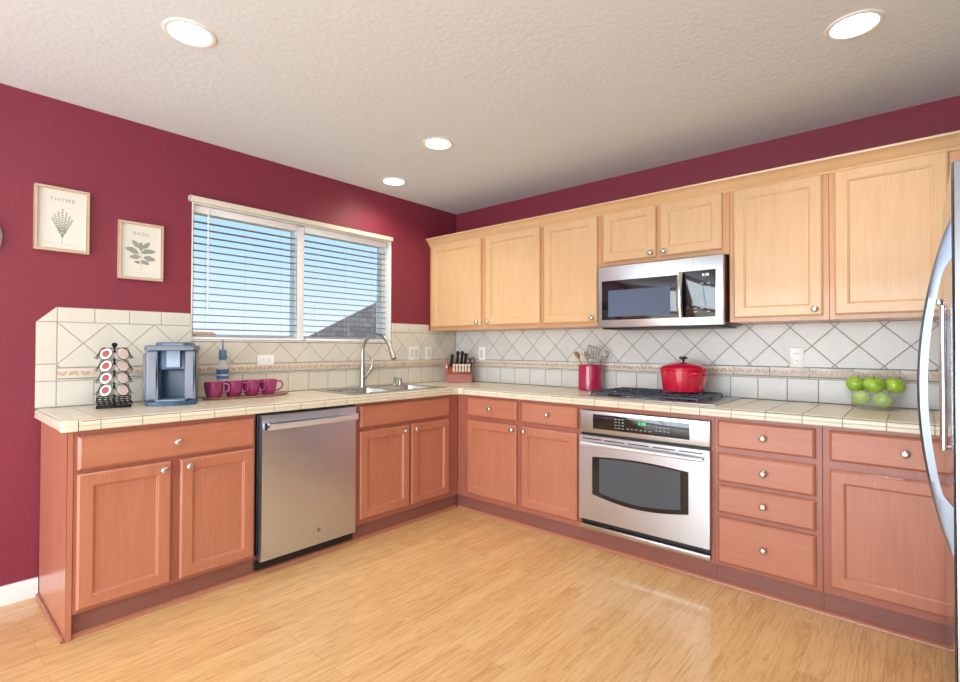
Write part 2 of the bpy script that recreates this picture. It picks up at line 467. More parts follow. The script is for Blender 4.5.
# ------------------------------------------------------------------ base cabinets
FACE = .61
DOORP = [(0, 0), (0, .014), (.002, .0160), (.008, .020), (.052, .020), (.0545, .0165), (.058, .0155), (.0615, .0095), (.066, .0095)]
DRAWP = [(0, 0), (0, .012), (.002, .0145), (.011, .020)]
def knob(F, a, b, d, parent, lab=None):
    bm = new(); lathe(bm, [(.0, 0), (.008, 0), (.0075, .003), (.0055, .006), (.0055, .012), (.010, .016), (.0155, .020), (.0165, .024), (.0145, .028), (.008, .0305), (0, .031)], F, (a, b, d), 20)
    mk('knob', bm, nickel, parent, angle=50)
def door(F, a0, a1, b0, b1, parent, mt, kn=None, d=FACE, name='door'):
    bm = new(); rings(bm, F, a0, a1, b0, b1, d+.0005, DOORP); o = mk(name, bm, mt, parent, angle=28)
    if kn: knob(F, kn[0], kn[1], d+.0205, o)
    return o
def drawer(F, a0, a1, b0, b1, parent, mt, kn=True, d=FACE, name='drawer'):
    bm = new(); rings(bm, F, a0, a1, b0, b1, d+.0005, DRAWP); o = mk(name, bm, mt, parent, angle=28)
    if kn: knob(F, (a0+a1)/2 if kn is True else kn, (b0+b1)/2, d+.0205, o)
    return o
def carcass(bm, F, a0, a1, opening=None, b0=.105, b1=.866, d=FACE, dback=.012):
    t = .016
    box(bm, F, a0, a0+t, b0, b1, dback, d-.02); box(bm, F, a1-t, a1, b0, b1, dback, d-.02)
    box(bm, F, a0+t, a1-t, b0, b0+t, dback, d-.02)
    if opening:
        p, q, r, s = opening
        box(bm, F, a0, p, b0, b1, d-.02, d); box(bm, F, q, a1, b0, b1, d-.02, d)
        box(bm, F, p, q, b0, r, d-.02, d); box(bm, F, p, q, s, b1, d-.02, d)
    else: box(bm, F, a0, a1, b0, b1, d-.02, d, .001, 1)
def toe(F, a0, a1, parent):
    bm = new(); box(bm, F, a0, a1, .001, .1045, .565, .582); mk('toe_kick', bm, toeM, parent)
g = 'base cabinets under the tiled counter'
# A: left end cabinet
A = thing('base_cabinet', 'end base cabinet left of the dishwasher, one wide drawer over two doors', 'cabinet', (.3, -2.55, 0), group=g)
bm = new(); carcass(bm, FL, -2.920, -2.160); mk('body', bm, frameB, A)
bm = new(); box(bm, FL, -2.942, -2.9205, .001, .866, .012, .612, .0015, 1); mk('end_panel', bm, baseV, A, label='flat finished side panel facing the left')
drawer(FL, -2.909, -2.171, .702, .844, A, baseY)
door(FL, -2.909, -2.560, .122, .686, A, baseV, (-2.596, .652)); door(FL, -2.522, -2.171, .122, .686, A, baseV, (-2.488, .652))
toe(FL, -2.920, -2.160, A)
bm = new(); box(bm, FL, -2.955, -2.9425, .001, .016, .012, .612, .003); mk('base_moulding', bm, baseX, A)
# B: sink base
Bc = thing('base_cabinet', 'sink base cabinet with false drawer front, right of the dishwasher', 'cabinet', (.3, -1.07, 0), group=g)
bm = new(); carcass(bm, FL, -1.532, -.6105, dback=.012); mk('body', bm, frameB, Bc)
drawer(FL, -1.505, -.714, .712, .848, Bc, baseY, kn=False, name='false_drawer_front')
door(FL, -1.506, -1.102, .140, .690, Bc, baseV, (-1.150, .655)); door(FL, -1.084, -.716, .140, .690, Bc, baseV, (-1.055, .658))
toe(FL, -1.532, -.583, Bc)
# C, D
C_ = thing('base_cabinet', 'corner base cabinet with one drawer and one door, nearest the sink', 'cabinet', (.9, -.3, 0), group=g)
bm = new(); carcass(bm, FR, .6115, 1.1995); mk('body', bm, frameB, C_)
drawer(FR, .724, 1.180, .714, .852, C_, baseX); door(FR, .724, 1.180, .143, .683, C_, baseV, (1.152, .656)); toe(FR, .583, 1.1995, C_)
D_ = thing('base_cabinet', 'narrow one-drawer one-door base cabinet touching the left side of the oven', 'cabinet', (1.43, -.3, 0), group=g)
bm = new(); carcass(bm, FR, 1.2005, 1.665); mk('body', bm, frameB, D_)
drawer(FR, 1.222, 1.652, .714, .852, D_, baseX); door(FR, 1.222, 1.652, .143, .683, D_, baseV, (1.252, .656)); toe(FR, 1.2005, 1.665, D_)
# oven cabinet
E_ = thing('oven_cabinet', 'wood cabinet surround framing the built-in wall oven below the cooktop', 'cabinet', (2.06, -.3, 0), group=g)
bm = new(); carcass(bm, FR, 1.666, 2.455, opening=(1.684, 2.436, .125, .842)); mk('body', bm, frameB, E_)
toe(FR, 1.666, 2.455, E_)
# drawer stack
D4 = thing('drawer_cabinet', 'base cabinet with four stacked drawers, right of the oven', 'cabinet', (2.69, -.3, 0), group=g)
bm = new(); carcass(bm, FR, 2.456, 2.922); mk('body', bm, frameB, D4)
for b0, b1 in ((.712, .850), (.538, .682), (.380, .518), (.125, .356)): drawer(FR, 2.473, 2.897, b0, b1, D4, baseX)
toe(FR, 2.456, 2.922, D4)
F_ = thing('base_cabinet', 'wide base cabinet partly hidden by the refrigerator handle, far right', 'cabinet', (3.4, -.3, 0), group=g)
bm = new(); carcass(bm, FR, 2.923, XE-.002); mk('body', bm, frameB, F_)
drawer(FR, 2.950, 3.478, .712, .850, F_, baseX); door(FR, 2.950, 3.478, .143, .672, F_, baseV, (3.43, .64)); toe(FR, 2.923, XE-.002, F_)
# shoe moulding along the toe boards
def shoe(F, a0, a1, n):
    bm = new(); G2 = (lambda b, d, a: F(a, b, d))
    prism(bm, G2, [(.001, .5825), (.001, .600), (.008, .598), (.014, .593), (.018, .5825)], a0, a1)
    struct(mk(n, bm, baseV))
shoe(FL, -2.920, -.602, 'trim_1'); shoe(FR, .602, XE-.002, 'trim_2')

# countertop ----------------------------------------------------------------
ct = thing('countertop', 'L-shaped beige tile countertop with bullnose edge', 'countertop', (.5, -.5, .868))
bm = new()
def slab(x0, x1, y0, y1, hole=None, z0=.8685, z1=.914):
    if not hole: box(bm, FW, x0, x1, y0, y1, z0, z1); return
    hx0, hx1, hy0, hy1 = hole
    box(bm, FW, x0, hx0, y0, y1, z0, z1); box(bm, FW, hx1, x1, y0, y1, z0, z1)
    box(bm, FW, hx0, hx1, y0, hy0, z0, z1); box(bm, FW, hx0, hx1, hy1, y1, z0, z1)
slab(.0115, .59, -2.91, -.59, (.115, .505, -1.475, -.685)); slab(.0115, 1.60, -.59, -.0115); slab(1.60, XE-.002, -.59, -.0115, (1.715, 2.405, -.525, -.085))
core = mk('counter_slab', bm, counterM, ct, angle=None)
# bullnose edge tiles, individually bevelled, with grout between
prof = [(-.055, .8685), (-.004, .8685), (0, .872), (.0, .8845), (-.0035, .8875), (-.0035, .8885), (0, .892), (-.001, .902), (-.006, .910), (-.015, .9146), (-.055, .9150)]
bm = new(); gb = new()
def nose(F, a0, a1, d):
    prism(bm, lambda b, dd, a: F(a, b, d+dd), [(z, o) for o, z in prof], a0+.0018, a1-.0018)
def run(F, a0, a1, anchor, d=.645, step=.1525):
    x = anchor+math.floor((a0-anchor)/step)*step
    while x < a1-.001:
        p, q = max(x, a0), min(x+step, a1)
        if q-p > .004: nose(F, p, q, d)
        x += step
run(FR, .700, XE-.003, 2.544); run(FL, -2.912, -.700, -.700)
prism(bm, FW, [(.590, -.590), (.590, -.6985), (.645, -.6985), (.645, -.645), (.6985, -.645), (.6985, -.590)], .8685, .9148)
FN = lambda a, b, d: Vector((a, -2.912-d, b))
run(FN, .010, .590, .010, d=.055)
prism(bm, FW, [(.592, -2.9135), (.592, -2.967), (.630, -2.967), (.642, -2.960), (.645, -2.945), (.645, -2.9135)], .8685, .9148)
mk('bullnose_edge', bm, counterM, ct, angle=12)
box(gb, FR, .70, XE-.003, .870, .911, .592, .641); box(gb, FL, -2.90, -.70, .870, .911, .592, .641); box(gb, FN, .012, .60, .870, .911, .002, .050)
mk('edge_grout', gb, groutM, ct, angle=None)
gj = mat('beige_grout', (150, 142, 128), .85)
x = 2.544-.1525*12
while x < XE-.01:                         # thin joints across the top of the counter
    if x > .66 and not (1.66 < x < 2.45):
        bm = new(); box(bm, FW, x-.0022, x+.0022, -.592, -.012, .9141, .9146); mk('grout_joint', bm, gj, ct, angle=None)
    x += .1525
y = -.700-.1525*14
while y < -.65:
    if not (-1.52 < y < -.64):
        bm = new(); box(bm, FW, .012, .592, y-.0018, y+.0018, .9141, .9145); mk('grout_joint', bm, gj, ct, angle=None)
    y += .1525

# ------------------------------------------------------------------ upper cabinets
gu = 'wall cabinets along the right wall'
UF = .33; UB = 1.365; UT = 2.125
def ubody(bm, a0, a1, b0=UB, b1=UT, d=UF):
    box(bm, FR, a0, a1, b0, b1, .0015, d, .001, 1)
def uthing(lab, a0, a1, b0=UB):
    t = thing('wall_cabinet', lab, 'cabinet', ((a0+a1)/2, -.16, b0), group=gu)
    bm = new(); ubody(bm, a0, a1, b0); mk('body', bm, frameU, t); return t
U1 = uthing('two-door wall cabinet in the corner beside the window wall', .002, 1.1945)
door(FR, .036, .607, 1.397, 2.103, U1, uppV, (.578, 1.422), UF); door(FR, .660, 1.178, 1.397, 2.103, U1, uppV, (.694, 1.422), UF)
U2 = uthing('single-door wall cabinet touching the left side of the microwave', 1.1955, 1.6645)
door(FR, 1.214, 1.640, 1.394, 2.103, U2, uppV, (1.608, 1.420), UF)
U3 = uthing('short two-door wall cabinet above the microwave', 1.6655, 2.4545, 1.752)
door(FR, 1.684, 2.038, 1.782, 2.105, U3, uppV, (2.010, 1.808), UF); door(FR, 2.064, 2.420, 1.782, 2.105, U3, uppV, (2.092, 1.808), UF)
U4 = uthing('tall single-door wall cabinet just right of the microwave', 2.4555, 2.9195)
door(FR, 2.480, 2.894, 1.388, 2.103, U4, uppV, (2.862, 1.420), UF)
U5 = uthing('rightmost tall wall cabinet, half behind the refrigerator handle', 2.9205, 3.50)
door(FR, 2.944, 3.362, 1.388, 2.103, U5, uppV, (3.330, 1.425), UF)
U6 = None
bm = new()
prc = [(.3305, 2.098), (.336, 2.098), (.340, 2.104), (.340, 2.112), (.346, 2.118), (.352, 2.124), (.360, 2.140), (.374, 2.154), (.386, 2.158), (.388, 2.168), (.3305, 2.168)]
prism(bm, lambda b, d, a: FR(a, d, b), [(d, b) for d, b in prc], .002, 3.50)
cm = mk('crown_moulding', bm, uppX, angle=30)
tag(cm, 'honey maple crown moulding along the top of the wall cabinets', 'moulding')
bm = new(); box(bm, FR, .002, 3.50, 1.3625, 1.3645, .30, .3295); bm.free()

# ------------------------------------------------------------------ dishwasher
dw = thing('dishwasher', 'stainless steel dishwasher with bar handle under the counter', 'dishwasher', (.3, -1.846, 0))
bm = new(); box(bm, FL, -2.150, -1.541, .112, .860, .03, .608); mk('tub', bm, blackM, dw)
bm = new(); box(bm, FL, -2.141, -1.547, .082, .856, .609, .640, .004); dd = mk('door', bm, steelZ if False else steelY, dw)
bm = new(); box(bm, FL, -2.128, -1.560, .778, .818, .670, .688, .0085, 3)
box(bm, FL, -2.128, -2.104, .782, .814, .640, .676, .003); box(bm, FL, -1.584, -1.560, .782, .814, .640, .676, .003)
mk('handle', bm, mat('pale_handle_steel', (224, 226, 230), .35, .55), dd)
bm = new(); box(bm, FL, -2.1285, -2.1265, .780, .816, .650, .680); mk('handle_end_cap', bm, blackM, dd)
bm = new(); box(bm, FL, -2.150, -1.541, .030, .080, .5835, .600); mk('toe_panel', bm, blackM, dw)
bm = new(); lathe(bm, [(.012, 0), (.012, .0006)], FL, (-1.80, .165, .6402), 20)
mk('logo_badge', bm, mat('badge_grey', (150, 150, 155), .4, .8), dd)
toe(FL, -2.159, -1.533, dw)

# ------------------------------------------------------------------ wall oven
ov = thing('wall_oven', 'stainless built-in oven with arched window below the cooktop', 'oven', (2.06, -.35, .12))
bm = new(); box(bm, FR, 1.690, 2.430, .130, .838, .06, .609); mk('oven_body', bm, blackM, ov)
bm = new(); box(bm, FR, 1.677, 2.441, .704, .843, .6105, .638, .006); cpn = mk('control_panel', bm, steelX, ov)
bm = new(); box(bm, FR, 1.768, 2.338, .732, .819, .6375, .6395, .0008); mk('panel_glass', bm, blackGl, cpn)
tb = text_bm('2:38', .026, FR, 2.075, .790, .640); mk('clock_digits', tb, digitG, cpn, angle=None, label='green clock digits')
bm = new()
for i in range(4):
    for j in range(3): box(bm, FR, 2.155+i*.022, 2.164+i*.022, .758+j*.019, .763+j*.019, .6395, .640)
mk('number_keys', bm, legendM, cpn, angle=None); bm = new()
for i in range(3):
    for j in range(4): box(bm, FR, 1.91+i*.022, 1.922+i*.022, .748+j*.017, .752+j*.017, .6395, .640)
for i in range(6): box(bm, FR, 1.985+i*.026, 1.997+i*.026, .750, .754, .6395, .640)
mk('button_legends', bm, legendM, cpn, angle=None)
bm = new(); box(bm, FR, 1.682, 2.437, .155, .700, .6105, .622); mk('black_gap', bm, blackM, ov)
def arch(a0, a1, b0, b1, up_, dn, n=14):
    top = [(a0+(a1-a0)*i/n, b1+up_*math.sin(PI*i/n)) for i in range(n+1)]
    bot = [(a1-(a1-a0)*i/n, b0-dn*math.sin(PI*i/n)) for i in range(n+1)]
    return bot[::-1], top
# oven door as a frame around its arched window
bm = new()
wb, wt = arch(1.766, 2.334, .336, .562, .016, .034)
n = len(wt)
def frame_layer(d, e=0):
    o_t = [(1.678+e+(2.440-e-1.678-e)*i/(n-1), .688-e) for i in range(n)]; o_b = [(p[0], .180+e) for p in o_t]
    return o_t, o_b
o_t, o_b = frame_layer(0)
def quadstrip(d, lst1, lst2):
    A_ = [bm.verts.new(FR(p[0], p[1], d)) for p in lst1]; B_ = [bm.verts.new(FR(p[0], p[1], d)) for p in lst2]
    for i in range(len(A_)-1): bm.faces.new((A_[i], A_[i+1], B_[i+1], B_[i]))
    return A_, B_
for d in (.6225, .645):
    quadstrip(d, o_t, wt); quadstrip(d, wb, o_b)
    bm.faces.new([bm.verts.new(FR(a, b, d)) for a, b in ((1.678, .180), (1.678, .688), (1.766, .562), (1.766, .336))])
    bm.faces.new([bm.verts.new(FR(a, b, d)) for a, b in ((2.440, .180), (2.440, .688), (2.334, .562), (2.334, .336))])
def wallstrip(pts, d0=.6225, d1=.645):
    for p, q in zip(pts, pts[1:]):
        bm.faces.new([bm.verts.new(FR(*p, d0)), bm.verts.new(FR(*q, d0)), bm.verts.new(FR(*q, d1)), bm.verts.new(FR(*p, d1))])
wallstrip([(1.678, .180), (1.678, .688), (2.440, .688), (2.440, .180), (1.678, .180)])
wallstrip(wb); wallstrip(wt); wallstrip([wb[0], wt[0]]); wallstrip([wb[-1], wt[-1]])
bmesh.ops.remove_doubles(bm, verts=bm.verts[:], dist=1e-5)
od = mk('oven_door', bm, steelX, ov, angle=30)
bm = new(); prism(bm, FR, [p for p in wb]+[p for p in wt[::-1]], .6226, .6415); mk('window_border', bm, blackGl, od, angle=None)
wb2, wt2 = arch(1.812, 2.290, .352, .556, .010, .026)
bm = new(); prism(bm, FR, wb2+wt2[::-1], .6416, .6424); mk('window_glass', bm, grayGl, od, angle=None)
bm = new()
for i in range(5): box(bm, FR, 1.700+i*.146, 1.826+i*.146, .666, .672, .6445, .6455)
mk('vent_slots', bm, blackM, od, angle=None)
bm = new()
hp = [FR(1.700+i*(.710/16), .640+.006*math.sin(PI*i/16), .668+.026*math.sin(PI*i/16)) for i in range(17)]
tube(bm, hp, .0105, 12)
for a in (1.712, 2.398): tube(bm, [FR(a, .640, .645), FR(a, .640, .670)], .008, 10)
mk('handle', bm, MATS['pale_handle_steel'], od)
bm = new(); box(bm, FR, 1.677, 2.441, .120, .150, .6105, .640, .004); mk('bottom_trim', bm, steelX, ov)

# ------------------------------------------------------------------ microwave
mw = thing('microwave', 'stainless over-the-range microwave with black glass door above the cooktop', 'microwave', (2.06, -.2, 1.350))
bm = new(); box(bm, FR, 1.681, 2.440, 1.358, 1.744, .012, .372, .003); mk('case', bm, mat('microwave_side_reflection', (96, 52, 52), .35, .3), mw)  # maroon colour imitates a reflection on the case side
bm = new(); box(bm, FR, 1.676, 2.444, 1.350, 1.746, .373, .406, .005); mf = mk('front', bm, steelX, mw)
bm = new(); box(bm, FR, 1.706, 2.200, 1.398, 1.650, .4055, .4080, .0008); mk('door_glass', bm, blackGl, mf)
bm = new(); box(bm, FR, 1.752, 2.150, 1.418, 1.586, .4080, .4086); mk('door_screen', bm, mwGl, mf, angle=None)
bm = new(); box(bm, FR, 2.206, 2.404, 1.396, 1.664, .4055, .4080, .0008); cp = mk('control_glass', bm, blackGl, mf)
bm = new(); box(bm, FR, 2.2795, 2.2808, 1.664, 1.745, .4056, .4063); mk('vent_seam', bm, slotM, mf, angle=None)
bm = new(); hp = [FR(2.214, 1.398+i*(.262/12), .424+.020*math.sin(PI*i/12)) for i in range(13)]
tube(bm, hp, .017, 12, sx=.7)
for b in (1.404, 1.654): tube(bm, [FR(2.214, b, .406), FR(2.214, b, .428)], .010, 10)
mk('handle', bm, steelZ, mf)
tb = text_bm('8:38', .022, FR, 2.350, 1.636, .4085); mk('clock_digits', tb, digitW, cp, angle=None)
bm = new()
for j in range(9):
    for i in range(3):
        a = 2.285+i*.036; b = 1.425+j*.020
        if random.random() < .85: box(bm, FR, a, a+.018, b, b+.005, .4080, .4084)
mk('button_legends', bm, legendM, cp, angle=None)
bm = new(); box(bm, FR, 1.70, 2.42, 1.340, 1.3495, .06, .385, .003); mk('underside_vent', bm, blackM, mw)

# ------------------------------------------------------------------ cooktop
ck = thing('gas_cooktop', 'stainless gas cooktop with black cast iron grates set into the counter', 'cooktop', (2.06, -.305, .9155))
bm = new(); rings(bm, FW, 1.680, 2.440, -.555, -.055, .9152, [(0, 0), (0, .004), (.006, .007), (.022, .007), (.028, .004), (.034, .004)])
mk('tray', bm, steelX, ck)
burn = [(1.805, -.19), (2.239, -.19), (2.022, -.30), (1.805, -.42), (2.239, -.42)]
for bx_, by_ in burn:
    r = .045 if (bx_, by_) != (2.022, -.30) else .06
    bm = new(); lathe(bm, [(r, 0), (r, .010), (r*.8, .013), (r*.8, .016), (0, .018)], FW, (bx_, by_, .9195), 24); mk('burner', bm, blackM, ck)
gm = []
for gx in (1.805, 2.022, 2.239):
    bm = new(); x0, x1, y0, y1 = gx-.105, gx+.105, -.530, -.085; z = .9405
    for a, b in (((x0, y0), (x1, y0)), ((x1, y0), (x1, y1)), ((x1, y1), (x0, y1)), ((x0, y1), (x0, y0)), ((x0, -.305), (x1, -.305))):
        tube(bm, [(a[0], a[1], z), (b[0], b[1], z)], .0065, 6)
    for cy in (-.19, -.42):
        for k in range(4):
            an = PI/4+k*PI/2 if False else k*PI/2
            ex = .105 if k % 2 == 0 else .105
            tube(bm, [(gx+.022*math.cos(an), cy+.022*math.sin(an), z+.001), (gx+.060*math.cos(an), cy+.060*math.sin(an), z+.004), (gx+ex*math.cos(an), cy+ex*math.sin(an), z)], .0055, 6)
    for lx in (x0, x1):
        for ly in (y0, y1, -.305): tube(bm, [(lx, ly, .9195), (lx, ly, z)], .006, 6)
    mk('grate', bm, ironM, ck)
for i in range(5):
    bm = new(); lathe(bm, [(.017, 0), (.017, .012), (.014, .020), (0, .021)], FW, (1.90+i*.08, -.545+.001, .9222), 18)
    mk('burner_knob', bm, ironM, ck) if False else bm.free()

# ------------------------------------------------------------------ sink and faucet
sk = thing('kitchen_sink', 'double-bowl stainless steel sink dropped into the counter below the window', 'sink', (.31, -1.08, .915))
bm = new()
sx0, sx1, sy0, sy1 = .058, .545, -1.505, -.655
bas = [(.150, .500, -1.465, -1.095), (.150, .500, -1.065, -.695)]
def rr(x0, x1, y0, y1, r, n=5):
    out = []
    for cx, cy, s in ((x1-r, y1-r, 0), (x0+r, y1-r, 1), (x0+r, y0+r, 2), (x1-r, y0+r, 3)):
        for i in range(n+1):
            a = PI/2*s+PI/2*i/n; out.append((cx+r*math.cos(a), cy+r*math.sin(a)))
    return out
def loop(pts, z): return [bm.verts.new((p[0], p[1], z)) for p in pts]
def bridge(a, b):
    for i in range(len(a)): bm.faces.new((a[i], a[(i+1) % len(a)], b[(i+1) % len(b)], b[i]))
# rim deck: strips around the two bowls
zt = .9185
for a, b, c, d in ((sx0, .15, sy0, sy1), (.50, sx1, sy0, sy1), (.15, .50, sy0, -1.465), (.15, .50, -1.095, -1.065), (.15, .50, -.695, sy1)):
    box(bm, FW, a, b, c, d, .9155, zt)
mk('rim', bm, mat('sink_steel', (196, 194, 190), .25, 1), sk, angle=None)
for (x0, x1, y0, y1) in bas:
    bm = new()
    L0 = loop(rr(x0-.002, x1+.002, y0-.002, y1+.002, .03), zt+.0004); L1 = loop(rr(x0+.004, x1-.004, y0+.004, y1-.004, .035), zt-.004)
    L2 = loop(rr(x0+.012, x1-.012, y0+.012, y1-.012, .05), .78); L3 = loop(rr(x0+.04, x1-.04, y0+.04, y1-.04, .05), .765)
    bridge(L0, L1); bridge(L1, L2); bridge(L2, L3); bm.faces.new(L3)
    o = mk('basin', bm, MATS['sink_steel'], sk, recalc=False)
    bm = new(); lathe(bm, [(0, 0), (.04, 0), (.042, .003), (.03, .002), (0, .001)], FW, ((x0+x1)/2, (y0+y1)/2, .766), 20); mk('drain', bm, chrome, o)
fc = thing('faucet', 'tall gooseneck pull-down kitchen faucet behind the sink', 'faucet', (.082, -1.10, .919))
bm = new(); lathe(bm, [(.030, 0), (.030, .006), (.024, .012), (.021, .05), (.018, .16)], FW, (.082, -1.10, .9190), 24); mk('base', bm, faucetM, fc)
bm = new(); pts = [(.082, -1.10, 1.07), (.082, -1.10, 1.13), (.082, -1.10, 1.19), (.094, -1.10, 1.235), (.130, -1.10, 1.278), (.190, -1.10, 1.305), (.260, -1.10, 1.308), (.330, -1.10, 1.290), (.385, -1.10, 1.252), (.415, -1.10, 1.21)]
tube(bm, smooth(pts, 5), .0135, 14); mk('spout', bm, faucetM, fc)
bm = new(); tube(bm, [(.412, -1.10, 1.214), (.430, -1.10, 1.18), (.452, -1.10, 1.138)], [.0155, .0175, .019], 16); mk('spray_head', bm, faucetM, fc)
bm = new(); tube(bm, smooth([(.095, -1.095, .985), (.130, -1.075, 1.03), (.150, -1.062, 1.075), (.145, -1.055, 1.135)], 5), [.010]*11+[.009]*3+[.007]*2, 10)
tube(bm, [(.085, -1.10, .99), (.110, -1.088, .995)], .014, 12); mk('lever_handle', bm, faucetM, fc)
sd = thing('soap_dispenser', 'small metal soap pump on the sink deck right of the faucet', 'soap dispenser', (.095, -.800, .919))
bm = new(); lathe(bm, [(.018, 0), (.018, .004), (.011, .010), (.010, .04), (.013, .045), (.013, .056), (0, .058)], FW, (.095, -.800, .9190), 18); mk('pump_body', bm, faucetM, sd)
bm = new(); tube(bm, [(.095, -.800, .968), (.115, -.792, .973), (.138, -.785, .960)], .006, 8); mk('nozzle', bm, faucetM, sd)
ag = mk('side_air_gap', (lambda b_: (lathe(b_, [(.016, 0), (.016, .045), (.012, .052), (0, .054)], FW, (.095, -.745, .9190), 18), b_)[1])(new()), faucetM)
tag(ag, 'small metal air gap cap rightmost on the sink deck', 'air gap')

# ------------------------------------------------------------------ refrigerator
fr = thing('refrigerator', 'stainless steel refrigerator at right edge with long arched handle', 'refrigerator', (3.75, -1.07, 0))
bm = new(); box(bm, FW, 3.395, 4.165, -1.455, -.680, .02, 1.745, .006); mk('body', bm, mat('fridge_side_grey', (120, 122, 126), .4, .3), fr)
FZ = lambda a, b, d: Vector((3.388-d, a, b))
fsteel = steel('fridge_steel', (196, 202, 212), .18, 2, .0)
bm = new(); box(bm, FZ, -1.460, -.675, .075, 1.750, 0, .055, .006, 3); fd = mk('door', bm, fsteel, fr)
bm = new(); box(bm, FW, 3.37, 3.42, -1.44, -.70, .003, .07); mk('kick_grille', bm, blackM, fr)
bm = new()
# arched blade handle: outer curve and inner slot, thick in y
N = 28
def arcx(t): return 3.3325-.001-.075*math.sin(PI*t)**.80 if 0 < t < 1 else 3.3315
outer = [(arcx(i/N), .632+.958*i/N) for i in range(N+1)]
z0_, z1_ = .772, 1.478
inner = []
for i in range(N+1):
    t = i/N; z = z0_+(z1_-z0_)*t
    tt = (z-.632)/.958
    xo = arcx(tt)+.024; xi = min(xo, 3.3330)
    s = min(1, min(t, 1-t)/.05); xi = 3.3330-(3.3330-xi)*math.sqrt(s)
    inner.append((xi, z))
def yw(z): return .004+.008*math.sin(PI*min(1, max(0, (z-.632)/.958)))
yc = -1.425
def arcpt(z):
    return arcx((z-.632)/.958)
zs = sorted(set([p[1] for p in outer]+[p[1] for p in inner]))
rows_ = []
for z in zs:
    xo = arcpt(z)
    if z0_ < z < z1_:
        tt = (z-z0_)/(z1_-z0_); s = min(1, min(tt, 1-tt)/.05)
        xi = 3.3330-(3.3330-(min(xo+.024, 3.3328)))*math.sqrt(s)
    else: xi = 3.3330
    w = yw(z); rows_.append([bm.verts.new((xo, yc-w*.45, z)), bm.verts.new((xo, yc+w*.45, z)), bm.verts.new((xo+.006 if xi-xo > .008 else (xo+xi)/2, yc+w, z)), bm.verts.new((xi, yc+w, z)), bm.verts.new((xi, yc-w, z)), bm.verts.new((xo+.006 if xi-xo > .008 else (xo+xi)/2, yc-w, z))])
for p, q in zip(rows_, rows_[1:]):
    for i in range(6): bm.faces.new((p[i], p[(i+1) % 6], q[(i+1) % 6], q[i]))
bm.faces.new(rows_[0]); bm.faces.new(rows_[-1])
mk('arched_handle', bm, chrome if False else mat('polished_handle_steel', (134, 142, 156), .34, 1), fd, angle=40)
bm = new(); tube(bm, [(3.318, -1.250, .905), (3.318, -1.250, 1.355)], .0095, 12)
for z in (.915, 1.345): tube(bm, [(3.318, -1.250, z), (3.334, -1.250, z)], .006, 8)
mk('side_bar', bm, chrome, fd, label='slim vertical bar behind the big arched handle')

# ------------------------------------------------------------------ ceiling lights
lensM = mat('lamp_lens', (255, 250, 238), .5, emit=((255, 246, 230), 9.0))
def can(x, y, lab, first=[None]):
    if first[0] is None:
        t = thing('recessed_light', lab, 'ceiling light', (x, y, HC), group='round recessed ceiling lights')
        bm = new(); lathe(bm, [(.074, -.0008), (.078, -.006), (.090, -.006), (.096, -.0008)], FW, (x, y, HC), 36, closed=False)
        bmesh.ops.recalc_face_normals(bm, faces=bm.faces[:]); mk('trim_ring', bm, whiteM, t)
        bm = new(); lathe(bm, [(0, -.004), (.075, -.003), (.075, -.001), (0, -.001)], FW, (x, y, HC), 32); mk('lens', bm, lensM, t)
        l = bpy.data.lights.new('bulb', 'SPOT'); l.energy = 26; l.spot_size = R(155); l.spot_blend = .9; l.shadow_soft_size = .07; l.color = (1, .90, .76)
        o = bpy.data.objects.new('bulb', l); COL.objects.link(o); o.parent = t; o.location = (0, 0, -.03)
        first[0] = t; return t
    return copy_tree(first[0], (x, y, HC), label=lab)
can(1.094, -2.658, 'recessed ceiling light at upper left, nearest the two framed prints')
can(1.056, -1.260, 'recessed ceiling light in mid ceiling, second farthest of the round lamps')
can(.300, -.985, 'smallest-looking recessed ceiling light, close above the window')
can(3.080, -1.004, 'recessed ceiling light at upper right, above the tall wall cabinets')

# ------------------------------------------------------------------ wall plates
def outlet(F, a, b, lab, wide=False, kind='outlet'):
    w, h = (.036, .058) if not wide else (.058, .036)
    t = thing('wall_outlet', lab, 'outlet', F(a, b, .0096))
    bm = new(); box(bm, F, a-w, a+w, b-h, b+h, .0098, .0150, .002); pl = mk('cover_plate', bm, plateM, t)
    bm = new()
    for s in (-1, 1):
        sb = new(); ca, cb = (a, b+s*.020) if not wide else (a+s*.020, b)
        rq = .0165
        lathe(bm, [(rq, 0), (rq, .0016)], F, (ca, cb, .0148), 20)
        for q in (-.006, .006):
            if not wide: box(sb, F, ca+q-.0012, ca+q+.0012, cb-.003, cb+.006, .0160, .0166)
            else: box(sb, F, ca-.003, ca+.006, cb+q-.0012, cb+q+.0012, .0160, .0166)
        mk('slots', sb, slotM, pl, angle=None)
    mk('receptacle', bm, plateM, pl)
    return t
outlet(FL, -1.818, 1.133, 'sideways white outlet on the tile above the purple mugs', True)
outlet(FR, 2.727, 1.168, 'upright white outlet on the tile left of the apple bowl')
def switch(F, a, b, w, n, lab):
    t = thing('light_switch', lab, 'light switch', F(a, b, .0096))
    bm = new(); box(bm, F, a-w, a+w, b-.0575, b+.0575, .0098, .0150, .002); pl = mk('cover_plate', bm, plateM, t)
    for i in range(n):
        c = a+(i-(n-1)/2)*.046
        bm = new(); box(bm, F, c-.016, c+.016, b-.033, b+.033, .0150, .0180, .002); mk('rocker', bm, mat('switch_rocker', (226, 222, 214), .35), pl)
    return t
switch(FL, -.525, 1.168, .060, 2, 'wide two-gang switch plate right of the faucet')
switch(FL, -.358, 1.168, .038, 1, 'single switch plate on window wall, closest to the corner')
switch(FR, .333, 1.166, .038, 1, 'single switch plate on the diagonal tile, behind the knife block')

